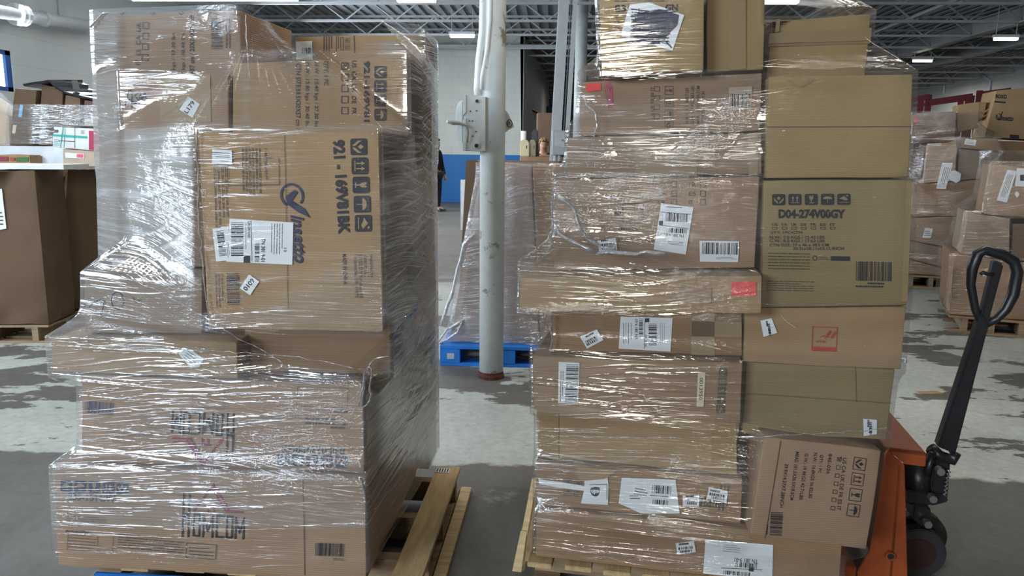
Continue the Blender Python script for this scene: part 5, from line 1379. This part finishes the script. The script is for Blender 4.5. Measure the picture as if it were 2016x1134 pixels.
def person(label, loc, rz, h, hair, lean=0.0):
    t = thing('person', label, 'person', loc, rz)
    s = h / 1.75
    def v(x, y, z): return (x * s, (y - lean * max(0, z - .9)) * s, z * s)
    body = {'pelvis': (v(0, 0, .95), .12 * s, None), 'belly': (v(0, -.01, 1.10), (.14 * s, .10 * s), 'pelvis'), 'chest': (v(0, -.01, 1.30), (.17 * s, .11 * s), 'belly'), 'neckb': (v(0, 0, 1.45), .06 * s, 'chest'), 'neck': (v(0, -.01, 1.52), .055 * s, 'neckb'),
            'jaw': (v(0, -.035, 1.565), (.062 * s, .075 * s), 'neck'), 'head': (v(0, -.015, 1.65), (.078 * s, .098 * s), 'jaw'), 'crown': (v(0, 0, 1.715), (.06 * s, .075 * s), 'head')}
    for q, n in ((-1, 'l'), (1, 'r')):
        body['sh' + n] = (v(q * .17, 0, 1.41), .058 * s, 'neckb'); body['el' + n] = (v(q * .245, -.02, 1.13), .042 * s, 'sh' + n); body['wr' + n] = (v(q * .25, -.10, .88), .028 * s, 'el' + n); body['pa' + n] = (v(q * .25, -.12, .81), (.022 * s, .04 * s), 'wr' + n)
        for f in range(4):
            body[f'f{n}{f}'] = (v(q * .25, -.15 + .02 * f, .765), .010 * s, 'pa' + n); body[f'g{n}{f}'] = (v(q * .24, -.152 + .02 * f, .735 - .008 * (f % 3)), .008 * s, f'f{n}{f}')
        body['th' + n] = (v(q * .235, -.165, .80), .010 * s, 'pa' + n)
        body['hip' + n] = (v(q * .09, 0, .88), .095 * s, 'pelvis'); body['kn' + n] = (v(q * .10, -.02, .50), .058 * s, 'hip' + n); body['an' + n] = (v(q * .10, .0, .09), .038 * s, 'kn' + n); body['to' + n] = (v(q * .11, -.15, .045), (.04 * s, .035 * s), 'an' + n)
    b = skin_body('body', body, t, SKIN)
    b.data.materials[0] = SKIN
    sh = {k: (body[k][0], (np.array(body[k][1]) * 1.12 + .012), body[k][2]) for k in ('pelvis', 'belly', 'chest', 'neckb', 'shl', 'ell', 'wrl', 'shr', 'elr', 'wrr')}
    sh = {k: (p, tuple(np.broadcast_to(r_, (2,)).tolist()), par) for k, (p, r_, par) in sh.items()}
    skin_body('dark_top', sh, t, DARKC)
    tr = {k: (body[k][0], (np.array(body[k][1]) * 1.1 + .012), body[k][2]) for k in ('pelvis', 'hipl', 'knl', 'anl', 'hipr', 'knr', 'anr')}
    tr = {k: (p, tuple(np.broadcast_to(r_, (2,)).tolist()), par) for k, (p, r_, par) in tr.items()}
    skin_body('trousers', tr, t, JEAN)
    for q in (-1, 1): MB().hexa([(q * .11 * s - .05, -.2 * s, .0), (q * .11 * s + .05, -.2 * s, .0), (q * .11 * s + .045, .07 * s, .0), (q * .11 * s - .045, .07 * s, .0), (q * .11 * s - .04, -.19 * s, .05), (q * .11 * s + .04, -.19 * s, .05), (q * .11 * s + .04, .06 * s, .10), (q * .11 * s - .04, .06 * s, .10)]).build('shoe', BLACKM, t, bevel=.012)
    # hair: a cap of tufts over crown and back
    hb = MB(); q = random.Random(3)
    for k in range(70):
        an = q.uniform(0, 2 * math.pi); el = q.uniform(.15, 1.5)
        d = Vector((math.cos(an) * math.cos(el), math.sin(an) * math.cos(el), math.sin(el)))
        if d.y < -.45 and d.z < .55: continue
        c = Vector(v(0, -.005, 1.665)); p = c + Vector((d.x * .082, d.y * .100, d.z * .10)) * s
        hb.tube([c + (p - c) * .8, p, p + Vector((d.x * .02, d.y * .02 - .004, -.012 + .01 * q.random())) * s], [.03 * s, .026 * s, .008 * s], 6)
    hb.build('hair', hair, t, smooth=True)
    for q in (-1, 1):
        c = Vector(v(q * .03, -.107, 1.655)); MB().tube([c, c + Vector((0, -.006, 0))], .008 * s, 8).build('eye', BLACKM, t)
        c = Vector(v(q * .082, .0, 1.64)); MB().tube([c, c + Vector((q * .012, .01, 0))], [.022 * s, .016 * s], 8).build('ear', SKIN, t)
    c = Vector(v(0, -.105, 1.63)); MB().hexa([c + Vector(p) * s for p in ((-.014, .01, -.02), (.014, .01, -.02), (.006, .02, -.02), (-.006, .02, -.02), (-.006, 0.01, .03), (.006, 0.01, .03), (.004, .02, .03), (-.004, .02, .03))]).build('nose', SKIN, t)
    c = Vector(v(0, -.108, 1.585)); MB().box(c.x - .022 * s, c.x + .022 * s, c.y - .002, c.y + .01, c.z - .004, c.z + .004).build('mouth', INKM, t)
    return t


pp1 = at_dist(1070, 300, 14.0)
person('person with blond hair and dark top standing in the passage behind cartons', (pp1[0], pp1[1], 0), -YAW * .0, 1.72, HAIRB)
pp2 = at_z(859, 416, 0.0)
person('person in dark clothes half hidden behind the left stack before the blue wall', (pp2[0], pp2[1], 0), R(70), 1.80, HAIRD)

# ================================================================== left side: bulk cartons and wrapped loads
GBK = 'bulk cartons'
def slab_pallet(label, F, a0, a1, b0, b1, m=WOODD): return pallet(label, F, a0, a1, b0, b1, along='a', nb=6, bw=.10, m=m, m2=WOODD)
f1 = Frame(at_z(97, 640, .14), -4.0)
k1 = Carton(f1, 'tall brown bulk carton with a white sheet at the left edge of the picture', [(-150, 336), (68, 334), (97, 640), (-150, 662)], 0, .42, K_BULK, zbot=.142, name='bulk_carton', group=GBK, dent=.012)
sticker(k1, [(-20, 372), (4, 372), (13, 450), (-20, 456)], Ink().lines(0, 430, 14, 30, 4), name='white_sheet')
MB().box(k1.a[0] - k1.a0, k1.a[1] - k1.a0 + .20, .01, .40, 0, .035).build('folded_flap', mat('white_lined_board', (.72, .72, .70), .6), k1.o, loc=(0, 0, max(k1.z) - k1.z0 + .003))
slab_pallet('dark wooden pallet under the bulk carton at the left edge', f1, k1.a[3], k1.a[2], .0, .42)
f2 = Frame(at_z(143, 613, .14), -45.0)
bk = np.array([[70., 330.], [120., 334.]])
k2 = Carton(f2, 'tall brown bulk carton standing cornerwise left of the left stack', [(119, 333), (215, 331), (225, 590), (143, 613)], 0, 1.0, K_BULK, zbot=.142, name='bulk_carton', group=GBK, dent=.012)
MB().add([(k2.a[0] - k2.a0 + .05, -.006, k2.z[0] - k2.z0 - .005), (k2.a[0] - k2.a0 - .01, -.02, k2.z[0] - k2.z0 + .0), (k2.a[0] - k2.a0 - .03, .05, k2.z[0] - k2.z0 - .22), (k2.a[0] - k2.a0 + .0, -.03, k2.z[0] - k2.z0 - .32)], [(0, 1, 2, 3)]).build('torn_flap', K_ROSE, k2.o)
slab_pallet('wooden pallet under the cornerwise bulk carton', f2, k2.a[3], k2.a[2], .0, 1.0)
# wrapped pile beyond
f3 = Frame(at_dist(100, 300, 7.9), 6.0)
GP = 'cartons of the pile by the window'
base = block(f3, 'low white-wrapped load under the pile by the window', float(f3.hit(np.array([-120.]), np.array([300.]), 0)[0][0]), float(f3.hit(np.array([330.]), np.array([300.]), 0)[0][0]), 0, 1.0, 0.0, float(f3.hit(np.array([100.]), np.array([288.]), 0)[1][0]), mat('white_wrap_load', (.66, .69, .74), .35, var=.12, scale=6), GP, name='wrapped_load')
def bgbox(F, label, q, b0, dep, m, grp, below=None, name='carton'): return Carton(F, label, q, b0, dep, m, below=below, group=grp, name=name, dent=.01, r=.01)
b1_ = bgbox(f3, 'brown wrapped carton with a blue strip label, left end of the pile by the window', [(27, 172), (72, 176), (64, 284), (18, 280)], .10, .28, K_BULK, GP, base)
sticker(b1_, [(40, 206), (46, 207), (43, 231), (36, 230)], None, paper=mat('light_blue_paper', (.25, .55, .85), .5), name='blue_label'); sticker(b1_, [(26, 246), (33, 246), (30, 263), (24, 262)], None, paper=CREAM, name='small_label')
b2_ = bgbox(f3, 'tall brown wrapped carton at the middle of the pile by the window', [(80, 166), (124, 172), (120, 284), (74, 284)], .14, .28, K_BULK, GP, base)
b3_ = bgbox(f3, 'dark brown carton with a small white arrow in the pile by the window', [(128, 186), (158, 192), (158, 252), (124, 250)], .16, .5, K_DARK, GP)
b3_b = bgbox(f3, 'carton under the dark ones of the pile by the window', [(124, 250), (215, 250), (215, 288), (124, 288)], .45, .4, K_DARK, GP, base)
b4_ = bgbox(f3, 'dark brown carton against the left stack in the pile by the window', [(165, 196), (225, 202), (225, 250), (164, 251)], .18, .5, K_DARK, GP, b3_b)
i = Ink().icon('arrows', 138, 211, 6, 0, False, 0); i.on(b3_, [WHITE])
sticker(b4_, [(167, 233), (186, 236), (186, 249), (167, 247)], Ink().icon('arrows', 176, 241, 8, 0, False), name='small_label', paper=K_PALE)
b5_ = bgbox(f3, 'white carton with green band and red panel below the dark pile by the window', [(104, 248), (215, 254), (215, 300), (102, 290)], -.16, .3, mat('white_board', (.74, .75, .74), .5), GP)
i = Ink().quad([(104, 264), (172, 268), (172, 273), (104, 268)], 1).quad([(175, 257), (215, 259), (215, 298), (175, 295)], 2).T('20', 110, 258, 9, 6, 4, mi=3, bold=.02).stroke([(124, 251), (119, 291)], 1.6, 1).stroke([(128, 251), (126, 290)], 1.0, 1).icon('arrows', 163, 260, 7, 0, False, 3).lines(112, 280, 12, 14, 4, 4, 1).stroke([(147, 251), (147, 291)], .8, 3).lines(135, 278, 40, 4, 1, 3, 3)
i.on(b5_, [INK, mat('teal_print', (.05, .42, .36), .5), mat('red_panel', (.45, .04, .09), .5), INK])
b6_ = bgbox(f3, 'pale carton with a pink label under the white banded carton', [(122, 292), (215, 299), (215, 330), (122, 326)], -.14, .13, K_PALE, GP)
sticker(b6_, [(128, 300), (166, 303), (166, 312), (129, 311)], Ink().quad([(152, 303), (165, 304), (164, 311), (151, 310)], 1), [INK, mat('pink_print', (.8, .12, .2), .5)], name='small_label')
b7_ = bgbox(f3, 'small carton of coloured packs left of the white-wrapped load', [(-20, 303), (58, 304), (60, 326), (-20, 326)], -.18, .17, K_TAN, GP)
i = Ink().quad([(-10, 308), (16, 308), (16, 317), (-10, 317)], 0).quad([(20, 310), (29, 310), (29, 316), (20, 316)], 1).quad([(32, 310), (56, 309), (56, 318), (32, 318)], 2); i.on(b7_, [INKM, INKR, mat('green_print', (.06, .16, .06), .5)])
b8_ = bgbox(f3, 'pale carton at the left edge under the window', [(-60, 185), (17, 228), (17, 264), (-60, 262)], .3, .4, K_PALE, GP, base)
BAG = mat('black_film', (.02, .02, .028), .25, var=.3, spec=.6)
mb = MB(); q = random.Random(5)
P = np.array([(50, 168), (72, 164), (90, 162), (100, 160), (112, 172), (130, 182), (160, 190), (190, 196), (222, 204)], float); a, z = f3.hit(P[:, 0], P[:, 1], .1)
for k in range(len(P) - 1): mb.hexa([(a[k], .08, z[k] - .012), (a[k + 1], .08, z[k + 1] - .012), (a[k + 1], .6, z[k + 1] - .02), (a[k], .6, z[k] - .02), (a[k], .06, z[k] + .01), (a[k + 1], .06, z[k + 1] + .01), (a[k + 1], .6, z[k + 1] + .03 + q.uniform(0, .04)), (a[k], .6, z[k] + .03)])
bag = mb.build('black_film_sheet', BAG); zc = float(z.min()) - .05
for v in bag.data.vertices: v.co -= Vector((a[0], .06, zc))
bag.location = f3.pt(a[0], .06, zc); bag.rotation_euler = (0, 0, -f3.az); tag(bag, 'crumpled black film lying over the pile by the window', 'plastic film')
a, z = f3.hit(np.array([140., 146., 152., 144.]), np.array([155., 154., 174., 172.]), .2)
rod = MB().prism([(x - a[3], y - z[3]) for x, y in zip(a, z)], .05, 'y', 0).build('black_strut', BLACKM, loc=f3.pt(a[3], .2, z[3] - .02), rz=-f3.az); tag(rod, 'black strut sticking up out of the pile by the window', 'strut')
w3, org3 = wrap(f3, 'shiny stretch wrap round the pile of cartons by the window', [b1_, b2_, b3_, b4_, b3_b], float(base.z[0]) + .02, min(b4_.z[:2]) - .03, zones(.6, [(55, 195, 96, 290, 1.3, 8)]), FILM, dz=.02, nphi=360, off=.03)

# ================================================================== right side: mixed wrapped loads
f4 = Frame(at_z(1795, 566, 0), 22.0)
G4 = 'cartons of the mixed load far right'
def at4(x): return float(f4.hit(np.array([float(x)]), np.array([500.]), 0)[0][0])
pallet('wooden pallet under the mixed load behind the right stack', f4, at4(1775), at4(1900), 0, 1.1, along='a', nb=6, m=WOODD)
B = lambda F, lab, q, b0, m, below=None, dep=.5: bgbox(F, lab, q, b0, dep, m, G4, below)
d1 = Carton(f4, 'low wide brown carton at the bottom of the mixed load', [(1770, 505), (1880, 535), (1874, 595), (1770, 560)], .05, .8, K_BROWN, zbot=.142, group=G4, dent=.01)
d2 = B(f4, 'grey crumpled carton second from the bottom of the mixed load', [(1775, 470), (1872, 490), (1878, 532), (1775, 510)], .10, K_GREY, d1, .8)
d3 = B(f4, 'flat carton with a small label in the middle of the mixed load', [(1770, 430), (1900, 425), (1896, 470), (1770, 470)], .06, K_ROSE, d2, .8)
sticker(d3, [(1821, 449), (1837, 450), (1832, 469), (1816, 468)], Ink().lines(1826, 459, 12, 12, 3), name='small_label')
d4 = B(f4, 'brown carton with a torn edge above the flat one in the mixed load', [(1800, 362), (1942, 352), (1930, 412), (1800, 425)], .08, K_BROWN, d3, .8)
d5 = B(f4, 'grey film-covered carton with a long white paper in the mixed load', [(1826, 285), (1885, 290), (1880, 364), (1816, 366)], .04, K_ROSE, d4, .6)
sticker(d5, [(1855, 320), (1876, 321), (1862, 372), (1843, 371)], Ink().lines(1861, 346, 34, 14, 4, 105), label='long white paper'); sticker(d5, [(1870, 338), (1880, 335), (1892, 342), (1890, 356), (1882, 360), (1867, 352)], None, name='small_label', lift=.004)
d6 = B(f4, 'blue-grey film-wrapped carton next to the long white paper', [(1888, 292), (1975, 300), (1948, 352), (1884, 360)], .12, K_GREY, d4, .6)
d7 = B(f4, 'dark carton with a red tag at the upper left of the mixed load', [(1796, 222), (1884, 218), (1880, 279), (1796, 284)], .14, K_DARK, None, .6)
d7b = B(f4, 'grey carton between the dark red-tagged one and the stack', [(1792, 290), (1824, 288), (1814, 352), (1792, 352)], .16, K_DARK, None, .5)
sticker(d7, [(1799, 230), (1806, 230), (1806, 241), (1799, 241)], None, paper=REDP, name='red_tag')
d8 = B(f4, 'open brown carton with a square label lying across the mixed load', [(1890, 270), (1964, 272), (1976, 298), (1893, 290)], .06, K_BROWN, d6, .4)
sticker(d8, [(1901, 273), (1922, 276), (1920, 287), (1898, 284)], Ink().lines(1910, 280, 14, 8, 3), name='small_label')
d9 = B(f4, 'tan carton above the open one of the mixed load', [(1884, 205), (1930, 200), (1926, 252), (1884, 262)], .30, K_TAN, None, .4)
d9.o.location.z += 0
f5 = Frame(at_dist(1950, 300, 9.6), 14.0)
d10 = Carton(f5, 'large leaning tan carton with a checkmark logo, top of the far right load', [(1962, 178), (2090, 165), (2080, 278), (1938, 270)], .0, .5, K_TAN, group=G4)
i = Ink().T('insetto', 1982, 233, 26, 10, 4, shear=.4, bold=.015).ring(1966, 230, 6, 7, 1.6, -200, 90).stroke([(1962, 226), (1966, 236), (1974, 220)], 2).T('BOXO', 1971, 190, 22, 8, 4, bold=.03).rect(1969, 201, 22, 3, 5).lines(1950, 262, 20, 12, 4, 12).rect(1997, 269, 18, 7, 5); i.on(d10, [INK])
d11 = Carton(f5, 'tan carton with pale red print beside the leaning one', [(1926, 200), (1944, 200), (1936, 232), (1926, 236)], .12, .3, K_TAN, group=G4)
i = Ink().quad([(1932, 222), (1948, 212), (1948, 216), (1932, 227)], 0).quad([(1932, 230), (1944, 224), (1942, 228), (1933, 233)], 0); i.on(d11, [mat('faded_red_print', (.42, .16, .09), .6)])
d12 = Carton(f5, 'brown carton carrying the leaning logo carton', [(1880, 275), (2080, 280), (2080, 420), (1880, 415)], .05, .6, K_BROWN, group=G4)
bot5 = block(f5, 'bulk of the load carrying the leaning logo carton', d12.a[3], d12.a[2], .05, .65, .0, min(d12.z[2], d12.z[3]) - .003, K_BROWN, G4)
tag(bot5.o, 'wide brown carton low behind the pallet jack handle', 'carton', G4)
f6 = Frame(at_z(1945, 660, 0), 24.0)
G6 = 'cartons of the wrapped load by the jack handle'
a6 = [float(f6.hit(np.array([float(x)]), np.array([600.]), 0)[0][0]) for x in (1872, 2040)]
pallet('dark wooden pallet at the right edge behind the pallet jack handle', f6, a6[0], a6[1], 0, 1.0, along='a', nb=6, m=WOODD)
e1_ = Carton(f6, 'lowest wrapped carton with a red spot behind the jack handle', [(1876, 500), (2040, 520), (2040, 650), (1870, 600)], .03, .9, K_BROWN, zbot=.142, group=G6, dent=.01)
sticker(e1_, [(1966, 614), (1976, 609), (1982, 617), (1978, 623), (1968, 621)], None, paper=REDP, name='red_spot')
e2_ = bgbox(f6, 'wrapped carton in the middle of the load behind the jack handle', [(1905, 418), (1990, 430), (1988, 505), (1890, 498)], .05, .7, K_GREY, G6, e1_)
e2b = bgbox(f6, 'dark wrapped carton at the right edge behind the jack handle', [(1992, 440), (2050, 440), (2050, 515), (1990, 506)], .08, .6, K_DARK, G6, e1_)
e3_ = bgbox(f6, 'tan wrapped carton with two white papers at the right edge', [(1956, 322), (2050, 330), (2050, 440), (1938, 424)], .06, .6, K_ROSE, G6, e2_)
sticker(e3_, [(1983, 334), (2002, 337), (1982, 399), (1962, 394)], Ink().lines(1982, 366, 46, 12, 4, 108), label='long white paper'); sticker(e3_, [(2002, 331), (2022, 332), (2018, 368), (1998, 366)], Ink().rect(2012, 350, 8, 12), name='white_sheet'); sticker(e3_, [(2002, 376), (2007, 383), (2002, 390), (1997, 382)], None, name='small_label')
w4, org4 = wrap(f4, 'stretch wrap round the mixed load behind the right stack', [d1, d2, d3, d4, d5, d6, d7, d7b, d8, d9], .16, max(d7.z[:2]), zones(.5, []), FILMR, dz=.02, nphi=360, off=.03)
w6, org6 = wrap(f6, 'stretch wrap round the load behind the pallet jack handle', [e1_, e2_, e2b, e3_], .16, max(e3_.z[:2]) + .10, zones(.4, []), FILMR, dz=.02, nphi=360, off=.03)
# red racking on the right
RED = mat('rack_red', (.12, .012, .017), .45, var=.15)
f7 = Frame(at_dist(1880, 200, 15.0), 20.0)
rk = thing('pallet_rack', 'dark red pallet racking along the right side behind the wrapped loads', 'rack', f7.pt(0, 0, 0), -f7.az)
for (x0, y0, x1, y1, th) in ((1796, 196, 1830, 190, .10), (1832, 202, 1915, 190, .12), (1928, 186, 1990, 178, .10), (1796, 208, 1826, 205, .05)):
    a, z = f7.hit(np.array([x0, x1 * 1.0]), np.array([y0, y1 * 1.0]), 0)
    MB().bar((a[0], 0, z[0]), (a[1], 0, z[1]), .06, th).build('beam', RED, rk)
for x, y in ((1830, 186), (1914, 188), (1930, 178)):
    a, z = f7.hit(np.array([float(x)]), np.array([float(y)]), 0)
    for b in (0, 1.0): MB().box(a[0] - .05, a[0] + .05, b, b + .08, 0, z[0]).build('upright', RED, rk)
# scrap on the floor
sc_ = at_z(1830, 775, 0)
tag(MB().hexa([(-.06, -.02, 0), (.07, -.03, 0), (.06, .03, 0), (-.07, .03, 0), (-.06, -.02, .004), (.07, -.03, .014), (.06, .03, .010), (-.07, .03, .003)]).build('cardboard_scrap', K_TAN, loc=sc_), 'small scrap of cardboard on the grey floor beside the right stack', 'cardboard scrap')
